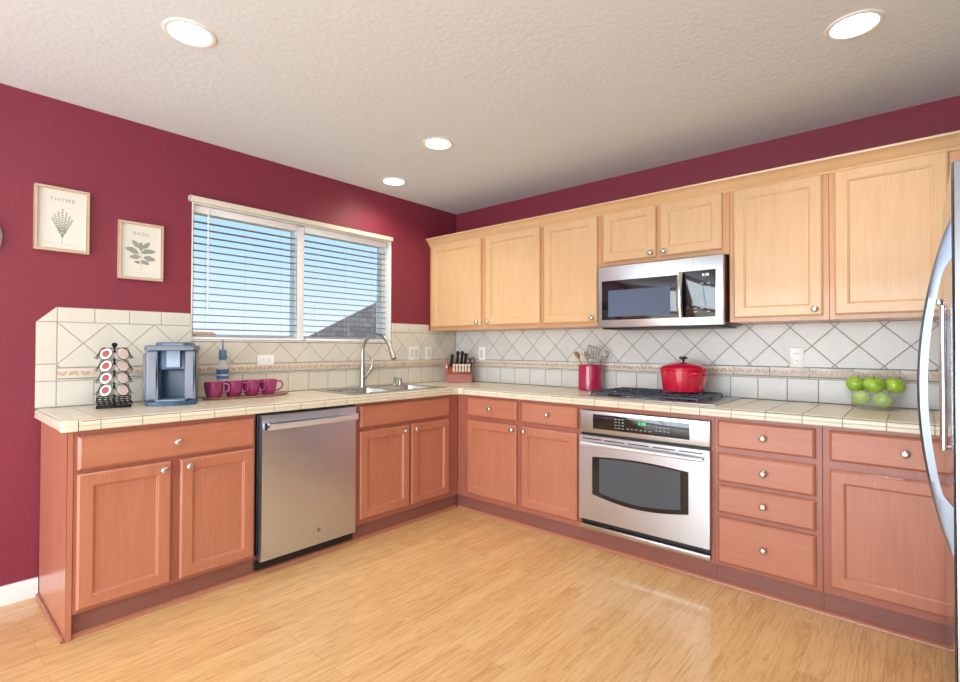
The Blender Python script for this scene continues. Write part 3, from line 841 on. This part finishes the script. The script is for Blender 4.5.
# ------------------------------------------------------------------ framed prints
frameW = wood('pale_frame_wood', (188, 158, 134), (202, 172, 148), (214, 186, 162), 2, .5, 0)
paperM = mat('print_paper', (220, 217, 206), .7)
inkM = mat('grey_green_ink', (146, 150, 138), .8); inkL = mat('pale_ink', (160, 156, 150), .8)
def leaf(bm, F, ca, cb, L_, w, ang, d, h=.0003):
    dx, dy = math.cos(ang), math.sin(ang); pts = []
    for t, ww in ((0, 0), (.2, .7), (.45, 1), (.75, .7), (1, 0), (.75, -.7), (.45, -1), (.2, -.7)):
        pts.append((ca+dx*L_*t-dy*w*ww, cb+dy*L_*t+dx*w*ww))
    prism(bm, F, pts, d, d+h)
def sprint(a0, a1, b0, b1, lab, word, kind):
    t = thing('framed_print', lab, 'picture', FL((a0+a1)/2, b0, 0), group='two framed herb prints')
    bm = new(); f = .013
    for q in ((a0, a1, b0, b0+f), (a0, a1, b1-f, b1), (a0, a0+f, b0+f, b1-f), (a1-f, a1, b0+f, b1-f)): box(bm, FL, *q, .001, .026, .0015, 1)
    mk('frame', bm, frameW, t)
    bm = new(); box(bm, FL, a0+f, a1-f, b0+f, b1-f, .002, .012); pp = mk('paper', bm, paperM, t, angle=None)
    c = (a0+a1)/2; d = .0121; H = b1-b0
    tb = text_bm(word, .027, FL, c, b1-.062, d+.0002, .0002, 1.25); mk('lettering', tb, inkL, pp, angle=None, label='grey word '+word)
    bm = new()
    def stem(p):
        tube(bm, [FL(x_, y_, d+.0003) for x_, y_ in p], .0009, 5)
    if kind == 'thyme':
        for k in range(7):
            an = PI/2+(k-3)*.13; L_ = .15-.014*abs(k-3)
            p0 = (c, b0+.070); 
            for i in range(9):
                s = L_*(.25+.75*i/9); x_, y_ = p0[0]+math.cos(an)*s, p0[1]+math.sin(an)*s
                for sg in (-1, 1): leaf(bm, FL, x_, y_, .007, .0020, an+sg*.9, d)
            stem([p0, (p0[0]+math.cos(an)*L_, p0[1]+math.sin(an)*L_)])
        stem([(c, b0+.045), (c, b0+.08)])
        box(bm, FL, a0+.05, a1-.03, b0+.040, b0+.0408, d, d+.0003)
    else:
        for (x_, y_, L_, an) in ((-.01, .135, .055, 2.7), (.0, .140, .050, .4), (-.005, .165, .050, 2.3), (.01, .165, .045, .9), (.0, .120, .05, 3.3), (.01, .118, .055, -.15),
                                 (-.02, .150, .05, 3.0), (.02, .150, .045, .1), (.0, .15, .045, 1.6), (.0, .085, .035, .2), (.0, .085, .03, 3.0), (.0, .10, .04, -.5)):
            lk = .0003*(1+(int(y_*1e4)+int(an*10)) % 7); leaf(bm, FL, c+x_, b0+y_+.01, L_*1.15, L_*.27, an, d, lk)
        stem([(c, b0+.055), (c+.002, b0+.11), (c, b0+.18)])
        box(bm, FL, c-.045, c+.045, b0+.040, b0+.0406, d, d+.0003)
    mk('plant_drawing', bm, inkM, pp, angle=None)
sprint(-2.980, -2.762, 1.695, 2.017, 'framed print reading THYME with a sprig drawing, left one on maroon wall', 'THYME', 'thyme')
sprint(-2.636, -2.422, 1.588, 1.904, 'framed print reading BASIL with leafy drawing, nearer the window', 'BASIL', 'basil')
wp = thing('wall_plate', 'round white-rimmed disc on maroon wall cut by left picture edge', 'wall decor', FL(-3.235, 1.73, 0))
bm = new(); lathe(bm, [(0, .001), (.135, .001), (.140, .008), (.135, .018), (.120, .014), (0, .010)], FL, (-3.235, 1.73, 0), 40); dk = mk('disc', bm, whiteM, wp)
bm = new(); lathe(bm, [(.1355, .018), (.142, .006), (.145, .014), (.137, .022)], FL, (-3.235, 1.73, 0), 40, closed=False); mk('rim', bm, mat('grey_rim', (176, 170, 166), .4), wp)

# ------------------------------------------------------------------ blinds
def blind(a0, a1, lab, wand):
    t = thing('window_blind', lab, 'blind', FL((a0+a1)/2, wz1-.04, -.045), group='horizontal slat blinds in the sink window')
    bm = new(); box(bm, FL, a0, a1, wz1-.052, wz1-.010, -.070, -.028, .002); mk('headrail', bm, vinylM, t)
    bm = new(); ztop, zbot = wz1-.060, wz0+.032
    n = 17; st = (ztop-zbot)/n
    ta = R(4)
    for i in range(1, n):
        z = zbot+i*st; h = .0245; c, s = math.cos(ta)*h, math.sin(ta)*h
        pts = [(-.049-c, z+s), (-.049, z+.0022), (-.049+c, z-s), (-.049+c, z-s-.0040), (-.049, z-.0012), (-.049-c, z+s-.0040)]
        prism(bm, lambda d, b, a: FL(a, b, d), pts, a0+.003, a1-.003)
    mk('slats', bm, blindM, t, angle=30)
    bm = new(); box(bm, FL, a0+.003, a1-.003, wz0+.012, wz0+.030, -.074, -.024, .003); mk('bottom_rail', bm, vinylM, t)
    bm = new()
    for fr_ in (.14, .5, .86):
        a = a0+(a1-a0)*fr_
        for d in (-.0755, -.0225): tube(bm, [FL(a, wz0+.03, d), FL(a, wz1-.05, d)], .0008, 5)
    mk('ladder_cords', bm, mat('blind_cord', (225, 225, 220), .7), t)
    if wand:
        bm = new(); tube(bm, [FL(a0+.085, wz1-.03, -.014), FL(a0+.087, 1.44, -.014)], .0032, 8); mk('tilt_wand', bm, vinylM, t)
blind(-2.256, -1.578, 'left white slat blind with hanging tilt wand in the sink window', True)
blind(-1.512, -.795, 'right white slat blind in the sink window, neighbour roof behind', False)
bm = new(); box(bm, FL, -2.290, -.772, wz1-.004, wz1+.030, .001, .034, .003)
vl = mk('blind_valance', bm, creamM); tag(vl, 'cream valance board across the top of the sink window', 'valance')
bm = new(); box(bm, FL, -1.575, -1.516, wz0+.012, wz1-.012, -.079, -.040, .003)
ml = struct(mk('trim_3', bm, vinylM))

# ------------------------------------------------------------------ outside
bm = new(); box(bm, FW, -60, -.6, -40, 40, -1.2, -1.0)
struct(mk('ground', bm, mat('dry_lawn', (150, 150, 100), .9), angle=None))
nh = thing('neighbour_house', 'neighbour house with grey shingle roof seen through the right blind', 'house', (-11, 8, -1))
shM = mat('grey_shingles', (128, 122, 122), .9); tS = shM.node_tree
v_ = nd(tS, 'ShaderNodeTexBrick'); v_.inputs['Scale'].default_value = 1; v_.inputs['Brick Width'].default_value = .3; v_.inputs['Row Height'].default_value = .14
v_.inputs['Mortar Size'].default_value = .008
v_.inputs['Color1'].default_value = lin((120, 114, 114)); v_.inputs['Color2'].default_value = lin((150, 142, 138)); v_.inputs['Mortar'].default_value = lin((90, 84, 84))
tS.links.new(coords(tS, (1, 1, 1), (0, R(90), R(90))), v_.inputs['Vector']); tS.links.new(v_.outputs[0], tS.nodes['Principled BSDF'].inputs['Base Color'])
bm = new(); box(bm, FW, -12, -9.4, 6.2, 13, -1, 1.395); mk('wall', bm, mat('stucco', (214, 196, 176), .9), nh, angle=None)
bm = new(); prism(bm, lambda a, b, d: Vector((d, a-(d+9)*.62, b)), [(3.5, 1.40), (14, 1.40), (14, 3.0), (7.6, 3.0), (5.9, 2.55)], -13.5, -9.0); mk('roof', bm, shM, nh, angle=None)
fn = thing('tile_roof_house', 'distant house with orange tile roof low behind the left blind', 'house', (-26, .5, -1))
bm = new(); prism(bm, lambda a, b, d: Vector((d, a, b)), [(4.0, 1.55), (8.2, 1.55), (7.4, 1.98), (4.6, 2.02)], -28, -25); mk('roof', bm, mat('terracotta', (214, 150, 110), .9), fn, angle=None)
bm = new(); box(bm, FW, -27.5, -25.5, 4.2, 8.0, -1, 1.55); mk('wall', bm, MATS['stucco'], fn, angle=None)

# ------------------------------------------------------------------ coffee maker
CT = .9151
km = thing('coffee_maker', 'grey-blue single-serve coffee maker beside the pod carousel', 'coffee maker', (.208, -2.420, CT), R(-24))
km.scale = (1.10, 1.20, 1.03)
kb = mat('slate_plastic', (96, 110, 130), .3); kd = mat('dark_slate_plastic', (50, 82, 112), .28); ks = mat('silver_plastic', (124, 134, 150), .32, .4)
bm = new(); box(bm, FW, -.128, -.010, -.088, .088, 0, .288, .012, 3); mk('rear_housing', bm, kd, km, local=True)
bm = new()
for s0, s1 in ((-.094, -.046), (.050, .094)):
    box(bm, FW, -.012, .118, s0, s1, .022, .276, .010, 3)
mk('front_pillar', bm, mat('blue_grey_plastic', (122, 128, 142), .35), km, local=True)
bm = new(); box(bm, FW, -.008, .095, -.047, .051, .178, .280, .003); hd = mk('brew_head', bm, kd, km, local=True)
bm = new(); prism(bm, FW, [(.093, -.020), (.130, -.016), (.130, .034), (.093, .038)], .192, .276, .004); mk('spout_housing', bm, ks, hd, local=True)
bm = new()
for i in range(1): 
    prism(bm, FW, [(-.130, -.094), (.105, -.100), (.128, -.085), (.134, 0), (.128, .085), (.105, .100), (-.130, .094)], .277, .302, .006)
lid = mk('lid', bm, mat('lid_blue_grey', (100, 108, 124), .3), km, local=True)
bm = new(); prism(bm, FW, [(-.110, -.075), (.100, -.060), (.126, -.030), (.126, .046), (.100, .062), (-.110, .075)], .3005, .318, .007); mk('lid_handle', bm, kb, lid, local=True)
bm = new(); prism(bm, FW, [(-.01, -.094), (.115, -.094), (.140, -.06), (.148, 0), (.140, .06), (.115, .094), (-.01, .094)], 0, .0215, .003); mk('drip_tray', bm, kd, km, local=True)
bm = new(); prism(bm, FW, [(.0, -.045), (.128, -.055), (.136, 0), (.128, .055), (.0, .048)], .0217, .030, .002); mk('drip_plate', bm, ks, km, local=True)
bm = new(); box(bm, FW, -.125, .06, -.112, -.096, .02, .262, .006, 2); mk('water_tank', bm, mat('smoky_tank', (150, 152, 158), .15, alpha=.75), km, local=True, label='translucent water tank on the left side')

# ------------------------------------------------------------------ coffee pod carousel
pr_ = thing('pod_carousel', 'black wire carousel holding coffee pods at left end of counter', 'pod rack', (.205, -2.690, CT), R(-12.6))
wireM = mat('black_wire', (26, 26, 30), .35, .5)
bm = new(); box(bm, FW, -.058, .058, -.072, .072, 0, .006, .002)
for z in (.010, .030, .050):
    tube(bm, [(-.056, -.070, z), (.056, -.070, z), (.056, .070, z), (-.056, .070, z)], .0028, 6, close=True)
for k in range(7):
    y_ = -.066+k*.022
    tube(bm, smooth([(.056, y_, .008), (.058, y_+.010, .020), (.058, y_-.006, .032), (.056, y_+.004, .050)], 4), .0022, 5)
    tube(bm, smooth([(-.056, y_, .008), (-.058, y_+.010, .020), (-.058, y_-.006, .032), (-.056, y_+.004, .050)], 4), .0022, 5)
mk('basket_base', bm, wireM, pr_, local=True)
bm = new(); lathe(bm, [(.0045, .004), (.0045, .300), (.010, .304), (.0135, .313), (.010, .322), (0, .325)], FW, (0, 0, 0), 14); mk('pole', bm, wireM, pr_, local=True)
PZ = [.268, .208, .148, .088]
bm = new()
PR = .060
for an in (34, -34, 92, -92, 150, -150):
    c, s = math.cos(R(an)), math.sin(R(an))
    for sgn in (-1, 1):
        o = Vector((-s, c, 0))*sgn*.030
        pts = [(0+.010*c, .010*s, .296)]
        for z in PZ:
            pts += [((PR-.022)*c, (PR-.022)*s, z+.030), ((PR+.020)*c, (PR+.020)*s, z-.022)]
        pts += [((PR-.02)*c, (PR-.02)*s, .058)]
        tube(bm, [Vector(p)+o for p in pts], .0014, 5)
    tl = R(18)
    for z in PZ:
        ax = Vector((c*math.cos(tl), s*math.cos(tl), math.sin(tl))); u = Vector((-s, c, 0)); v = ax.cross(u); cc = Vector((PR*c, PR*s, z))+ax*.003
        tube(bm, [cc+u*math.cos(2*PI*i/16)*.0300+v*math.sin(2*PI*i/16)*.0300 for i in range(16)], .0012, 5, close=True)
mk('wire_tiers', bm, wireM, pr_, local=True)
podW = mat('pod_white', (226, 222, 216), .4)
podR = mat('pod_red_print', (158, 72, 68), .5); podP = mat('pod_pink_print', (220, 192, 184), .5)
protos = {}
rows_txt = ['top', 'second-highest', 'second-lowest', 'bottom']
MW = WL['pod_carousel']
for an, col, sd_ in ((-34, 'red', 'left front'), (34, 'pale pink', 'right front'), (-92, 'red', 'side-on outer left'), (92, 'pale pink', 'side-on outer right')):
    for i, z in enumerate(PZ):
        lab = '%s pod with %s printed lid, %s column of the wire carousel' % (rows_txt[i], col, sd_)
        tl = R(18); c, s = math.cos(R(an)), math.sin(R(an))
        loc = MW @ Vector((PR*c, PR*s, z))
        eul = Euler((0, R(90)-tl, R(an-12.6)), 'XYZ')
        if col not in protos:
            t = thing('coffee_pod', lab, 'coffee pod', loc, group='pods in the carousel')
            bm = new(); lathe(bm, [(.0185, -.038), (.0205, -.037), (.0245, -.002), (.0275, -.0015), (.0282, .001), (.0260, .0022), (0, .0024)], FW, (0, 0, 0), 24)
            cup = mk('cup', bm, podW, t, local=True)
            bm = new(); lathe(bm, [(.0175 if col == 'red' else .0205, .0024), (.0160, .0028), (0, .0029)], FW, (0, 0, 0), 20); mk('lid_print', bm, podR if col == 'red' else podP, cup, local=True)
            protos[col] = t
        else: t = copy_tree(protos[col], loc, label=lab)
        t.rotation_euler = eul

# ------------------------------------------------------------------ mugs on tray, soap bottle
tr = new()
N_ = 40
pts = [(.185+.085*math.cos(2*PI*i/N_), -2.012+.262*math.sin(2*PI*i/N_)) for i in range(N_)]
def olp(bm_, k, z): return [bm_.verts.new((.185+(p[0]-.185)*k, -2.012+(p[1]+2.012)*k, z)) for p in pts]
LL = [olp(tr, .90, CT), olp(tr, .95, CT+.004), olp(tr, 1.0, CT+.012), olp(tr, .985, CT+.013), olp(tr, .92, CT+.007)]
for p, q in zip(LL, LL[1:]):
    for i in range(N_): tr.faces.new((p[i], p[(i+1) % N_], q[(i+1) % N_], q[i]))
tr.faces.new(LL[0]); tr.faces.new(LL[-1])
ty = mk('oval_tray', tr, mat('taupe_tray', (160, 122, 98), .4)); tag(ty, 'long oval brown tray under the four purple mugs', 'tray')
mugO = mat('plum_glaze', (150, 44, 100), .14, coat=.5); mugI = mat('pink_glaze_inside', (196, 120, 138), .3)
lab4 = ['purple mug closest to the coffee maker, leftmost on the tray', 'purple mug second from the coffee maker on the tray', 'purple mug third from the coffee maker on the tray', 'purple mug with free handle, rightmost on the tray']
m0 = None
for i, (y_, lb) in enumerate(zip((-2.208, -2.096, -1.990, -1.884), lab4)):
    loc = (.188, y_, CT+.0075)
    if m0 is None:
        m0 = thing('coffee_mug', lb, 'mug', loc, R(-38), group='purple mugs on the tray')
        bm = new(); lathe(bm, [(0, 0), (.028, 0), (.035, .004), (.045, .030), (.0500, .060), (.0508, .094), (.0490, .0955)], FW, (0, 0, 0), 32, closed=False)
        lathe(bm, [(.0490, .0955), (.0470, .094), (.0465, .060), (.040, .030), (.030, .008), (0, .006)], FW, (0, 0, 0), 32, closed=False)
        bmesh.ops.remove_doubles(bm, verts=bm.verts[:], dist=1e-5)
        bd = mk('cup', bm, [mugO, mugI], m0, local=True)
        for p in bd.data.polygons:
            c = p.center
            if p.normal.x*c.x+p.normal.y*c.y < -1e-6 and c.z > .006: p.material_index = 1
        bm = new(); tube(bm, smooth([(.0, .044, .078), (.0, .070, .084), (.0, .084, .064), (.0, .072, .036), (.0, .040, .024)], 5), .0048, 10); mk('handle', bm, mugO, m0, local=True)
    else: copy_tree(m0, loc, label=lb)
sb_ = thing('soap_bottle', 'clear soap bottle with blue cap and blue label, standing behind purple mugs', 'bottle', (.070, -2.112, CT))
bm = new(); lathe(bm, [(0, 0), (.034, 0), (.037, .006), (.037, .150), (.030, .172), (.014, .190), (.012, .200)], FW, (0, 0, 0), 28); mk('bottle_body', bm, mat('clear_plastic', (232, 238, 240), .08, alpha=.35), sb_, local=True)
bm = new(); lathe(bm, [(.0375, .098), (.0375, .146)], FW, (0, 0, 0), 28, closed=False); lb_ = mk('label_band', bm, mat('blue_label', (66, 92, 140), .4), sb_, local=True)
bm = new(); lathe(bm, [(.0378, .112), (.0378, .120)], FW, (0, 0, 0), 28, closed=False); mk('label_stripe', bm, mat('pale_label_stripe', (190, 205, 225), .4), lb_, local=True)
bm = new(); lathe(bm, [(.022, .196), (.024, .200), (.024, .244), (.020, .248), (.005, .250), (.004, .300), (0, .302)], FW, (0, 0, 0), 20); mk('cap', bm, mat('blue_grey_cap', (88, 120, 156), .4), sb_, local=True)
sb_.scale = (.9, .9, 1.15)

# ------------------------------------------------------------------ knife block
kb_rot = R(-47)
kbk = thing('knife_block', 'reddish wooden knife block standing in the counter corner', 'knife block', (.226, -.180, CT), kb_rot)
bwM = wood('block_wood', (120, 54, 42), (150, 72, 58), (176, 96, 76), 1, .35)
FK = lambda a, b, d: Vector((a, d, b))
bm = new(); prism(bm, FK, [(-.085, 0), (.085, 0), (.085, .070), (.052, .092), (.030, .100), (-.045, .150), (-.105, .130), (-.105, .10)], -.105, .105, .003)
prism(bm, FK, [(-.105, .0), (.030, .0), (.020, .120), (-.045, .205), (-.105, .175)], -.128, -.1055, .003); mk('block', bm, bwM, kbk, local=True)
MK = WL['knife_block']
def knife(name, lab, cat, x_, y_, z_, L_, w, tilt, m_, side=0, group=None):
    p0 = Vector((x_, y_, z_)); dr = Vector((math.sin(tilt), side, math.cos(tilt))).normalized()
    loc = MK @ p0
    t = thing(name, lab, cat, loc, kb_rot, group)
    bm = new(); tube(bm, [dr*.001, dr*.010], [w*.9, w*.9], 8, sx=1.3); mk('bolster', bm, chrome, t, local=True)
    bm = new(); tube(bm, smooth([dr*.0105, dr*L_*.4, dr*L_*.75+Vector((.004, 0, 0)), dr*L_+Vector((.010, 0, -.002))], 4), [w]*5+[w*.85]*4+[w*1.15]*3+[w*.7], 10, sx=1.2); mk('handle', bm, m_, t, local=True)
    return t
creamH = mat('cream_steak_handle', (230, 220, 202), .4); blackH = mat('black_knife_handle', (22, 20, 22), .35)
st_l = ['first', 'second', 'third', 'fourth', 'fifth', 'sixth']
for i in range(6):
    knife('steak_knife', '%s cream-handled steak knife from the left in the knife block' % st_l[i], 'knife', .062, -.052+i*.026, .0880, .078, .0085, R(22), creamH, group='cream-handled steak knives')
bl = [(-.020, -.078, 'black-handled knife alone at left side of the knife block', .12, .10), (-.010, -.028, 'tall black-handled knife, second from left in the block', .150, .08),
      (-.010, .010, 'tall black-handled knife in the middle of the knife block', .150, .08), (-.010, .042, 'black-handled knife next to the scissors in the block', .130, .08)]
for x_, y_, lb, L_, sd2 in bl:
    zz = .131
    knife('kitchen_knife', lb, 'knife', x_, y_, zz, L_, .0120, R(20), blackH, sd2, 'black-handled kitchen knives')
sc = thing('kitchen_scissors', 'black-handled scissors at the right side of the knife block', 'scissors', MK @ Vector((.0, .088, .126)), kb_rot)
bm = new()
for s in (-1, 1):
    cc = Vector((.012, s*.021, .060))
    tube(bm, [cc+Vector((.3*math.sin(2*PI*i/14)*.02, math.cos(2*PI*i/14)*.019, math.sin(2*PI*i/14)*.028)) for i in range(14)], .0042, 7, close=True)
    tube(bm, [Vector((0, s*.003, .001)), cc+Vector((-.005, -s*.006, -.020))], .0045, 7)
mk('finger_loops', bm, blackH, sc, local=True)

# ------------------------------------------------------------------ utensil crock and utensils
cx_, cy_ = 1.462, -.115
cr_ = thing('utensil_crock', 'magenta-red ceramic crock holding utensils left of the cooktop', 'crock', (cx_, cy_, CT))
crM = mat('raspberry_glaze', (168, 30, 68), .16, coat=.4)
bm = new(); lathe(bm, [(0, 0), (.082, 0), (.086, .004), (.086, .172), (.089, .176), (.088, .181), (.082, .181), (.081, .02), (0, .015)], FW, (0, 0, 0), 36, closed=False); mk('crock_wall', bm, crM, cr_, local=True)
woodS = wood('spoon_wood', (150, 116, 84), (180, 144, 108), (198, 166, 130), 2, .55, 0)
def utensil(name, lab, base, tip, build, grp=None):
    base = Vector((cx_, cy_, CT))+Vector(base); tip = Vector((cx_, cy_, CT))+Vector(tip)
    t = thing(name, lab, 'utensil', base, 0, grp)
    ax = (tip-base); L_ = ax.length; q = Vector((0, 0, 1)).rotation_difference(ax)
    t.rotation_mode = 'QUATERNION'; t.rotation_quaternion = q
    build(t, L_); return t
def spoon(t, L_):
    bm = new(); tube(bm, [(0, 0, 0), (0, 0, L_-.06)], .0055, 8); mk('handle', bm, woodS, t, local=True)
    bm = new(); tube(bm, smooth([(0, 0, L_-.065), (.002, 0, L_-.04), (.004, 0, L_-.018), (.003, 0, L_)], 3), [.007, .014, .021, .027, .031, .033, .031, .025, .018, .008], 14, sx=.0+.9)
    for v in bm.verts: v.co.y *= .42 if False else 1
    for v in bm.verts: v.co.x *= .45
    mk('bowl', bm, woodS, t, local=True)
def spatula(t, L_):
    bm = new(); tube(bm, [(0, 0, 0), (0, 0, L_-.095)], .0055, 8); mk('handle', bm, nickel, t, local=True)
    bm = new(); FSp = lambda a, b, d: Vector((a, d, b)); w = .050
    for k in range(5): box(bm, FSp, -w+k*.0222, -w+k*.0222+.0112, L_-.085, L_-.012, -.001, .001)
    box(bm, FSp, -w, w, L_-.097, L_-.083, -.001, .001); box(bm, FSp, -w, w, L_-.014, L_, -.001, .001)
    mk('slotted_blade', bm, mat('bright_steel', (165, 168, 172), .3, .8), t, local=True)
def whisk(t, L_):
    bm = new(); tube(bm, [(0, 0, 0), (0, 0, L_-.10)], .006, 8); mk('handle', bm, nickel, t, local=True)
    bm = new()
    for k in range(5):
        an = k*PI/5; c, s = math.cos(an), math.sin(an)
        tube(bm, smooth([(.004*c, .004*s, L_-.10), (.026*c, .026*s, L_-.04), (.014*c, .014*s, L_-.005), (-.014*c, -.014*s, L_-.005), (-.026*c, -.026*s, L_-.04), (-.004*c, -.004*s, L_-.10)], 4), .0012, 5)
    mk('wire_loops', bm, nickel, t, local=True)
utensil('wooden_spoon', 'leftmost wooden spoon leaning in the red crock', (.02, 0, .02), (-.118, -.01, .275), spoon, 'wooden spoons in the crock')
utensil('wooden_spoon', 'second wooden spoon in the red crock, beside the slotted spatula', (.03, .01, .02), (-.050, .02, .275), spoon, 'wooden spoons in the crock')
utensil('slotted_spatula', 'slotted metal spatula standing tall in the red crock', (-.02, 0, .02), (.055, -.04, .315), spatula)
utensil('wire_whisk', 'wire whisk leaning right in the red crock beside the spatula', (-.03, .01, .02), (.120, .02, .285), whisk)

# ------------------------------------------------------------------ dutch oven
do = thing('dutch_oven', 'glossy red enamelled dutch oven with lid on the cooktop grates', 'pot', (2.160, -.220, .9515), R(-38))
do.scale = (1.06, 1.06, 1.09)
redE = mat('red_enamel', (198, 20, 56), .12, coat=.6)
bm = new(); lathe(bm, [(0, 0), (.100, 0), (.112, .006), (.121, .050), (.127, .100), (.129, .124), (.126, .126), (0, .126)], FW, (0, 0, 0), 48); mk('pot_body', bm, redE, do, local=True, angle=50)
bm = new(); lathe(bm, [(.131, .1265), (.132, .134), (.124, .142), (.100, .153), (.060, .164), (.020, .168), (0, .168)], FW, (0, 0, 0), 48); ld = mk('lid', bm, redE, do, local=True, angle=50)
bm = new(); lathe(bm, [(.007, .168), (.007, .180), (.016, .184), (.024, .188), (.024, .193), (.014, .198), (0, .199)], FW, (0, 0, 0), 24); mk('lid_knob', bm, blackM, ld, local=True, angle=50)
for s in (-1, 1):
    bm = new(); tube(bm, smooth([(s*.118, -.048, .100), (s*.150, -.040, .108), (s*.162, 0, .110), (s*.150, .040, .108), (s*.118, .048, .100)], 5), .0085, 10, sx=1.0); mk('side_handle', bm, redE, do, local=True)

# ------------------------------------------------------------------ apples in a glass bowl
bx, by = 3.087, -.160
gb_ = mat('bowl_glass', (236, 246, 246), .03, alpha=.13, coat=1.0, spec=1.0)
bm = new(); outp = [(0, 0), (.058, 0), (.066, .005), (.090, .026), (.110, .056), (.121, .090), (.122, .096)]
inp = [(.1195, .095), (.108, .058), (.087, .030), (.060, .009), (0, .007)]
lathe(bm, outp+inp, FW, (bx, by, CT), 40, closed=False)
gbo = mk('glass_bowl', bm, gb_, angle=60); tag(gbo, 'clear glass bowl of green apples on the counter near the refrigerator', 'bowl')
apM = mat('green_apple_skin', (140, 180, 36), .25, coat=.3); ta_ = apM.node_tree
na = noise(ta_, coords(ta_), 18, 4, .6); ta_.links.new(ramp(ta_, na, [(.3, (128, 172, 40)), (.55, (166, 202, 66)), (.8, (200, 220, 110))]), ta_.nodes['Principled BSDF'].inputs['Base Color'])
alab = ['lower left green apple seen through the glass bowl', 'lower right green apple seen through the glass bowl', 'leftmost green apple on top of the glass bowl',
        'middle green apple on top of the glass bowl', 'rightmost green apple on top of the glass bowl']
# view-right direction in the counter plane at the bowl
apos = [(-.052, -.030, .055, .0400), (.034, -.034, .050, .0400), (-.078, .022, .120, .0420), (.000, -.030, .124, .0430), (.078, .022, .120, .0420)]
ap0 = None
for (dx, dy, dz, r), lb in zip(apos, alab):
    loc = (bx+dx, by+dy, CT+dz)
    if ap0 is None:
        ap0 = thing('green_apple', lb, 'apple', loc, 0, 'green apples in the glass bowl')
        r0 = .034; pf = []
        for i in range(17):
            th = PI*i/16; rad = r0*(math.sin(th)**.9)*(1.04-.10*math.cos(th) if False else 1.02+.07*math.cos(PI-th)); h = -math.cos(th)*r0*.92
            if i in (15, 16): h -= .004*(i-14)
            if i == 0: h += .003
            pf.append((max(rad, 0) if 0 < i < 16 else 0, h))
        bm = new(); lathe(bm, pf, FW, (0, 0, 0), 24); mk('flesh', bm, apM, ap0, local=True, angle=None); 
        for p in ap0.children[0].data.polygons: p.use_smooth = True
        bm = new(); tube(bm, [(0, 0, .022), (.002, 0, .030), (.006, .001, .038)], .0013, 6); mk('stem', bm, mat('apple_stem', (92, 66, 36), .7), ap0, local=True)
        a_ = ap0
    else: a_ = copy_tree(ap0, loc, label=lb)
    a_.rotation_euler = (random.uniform(-.5, .5), random.uniform(-.5, .5), random.uniform(0, 6))
    a_.scale = (r/.034,)*3
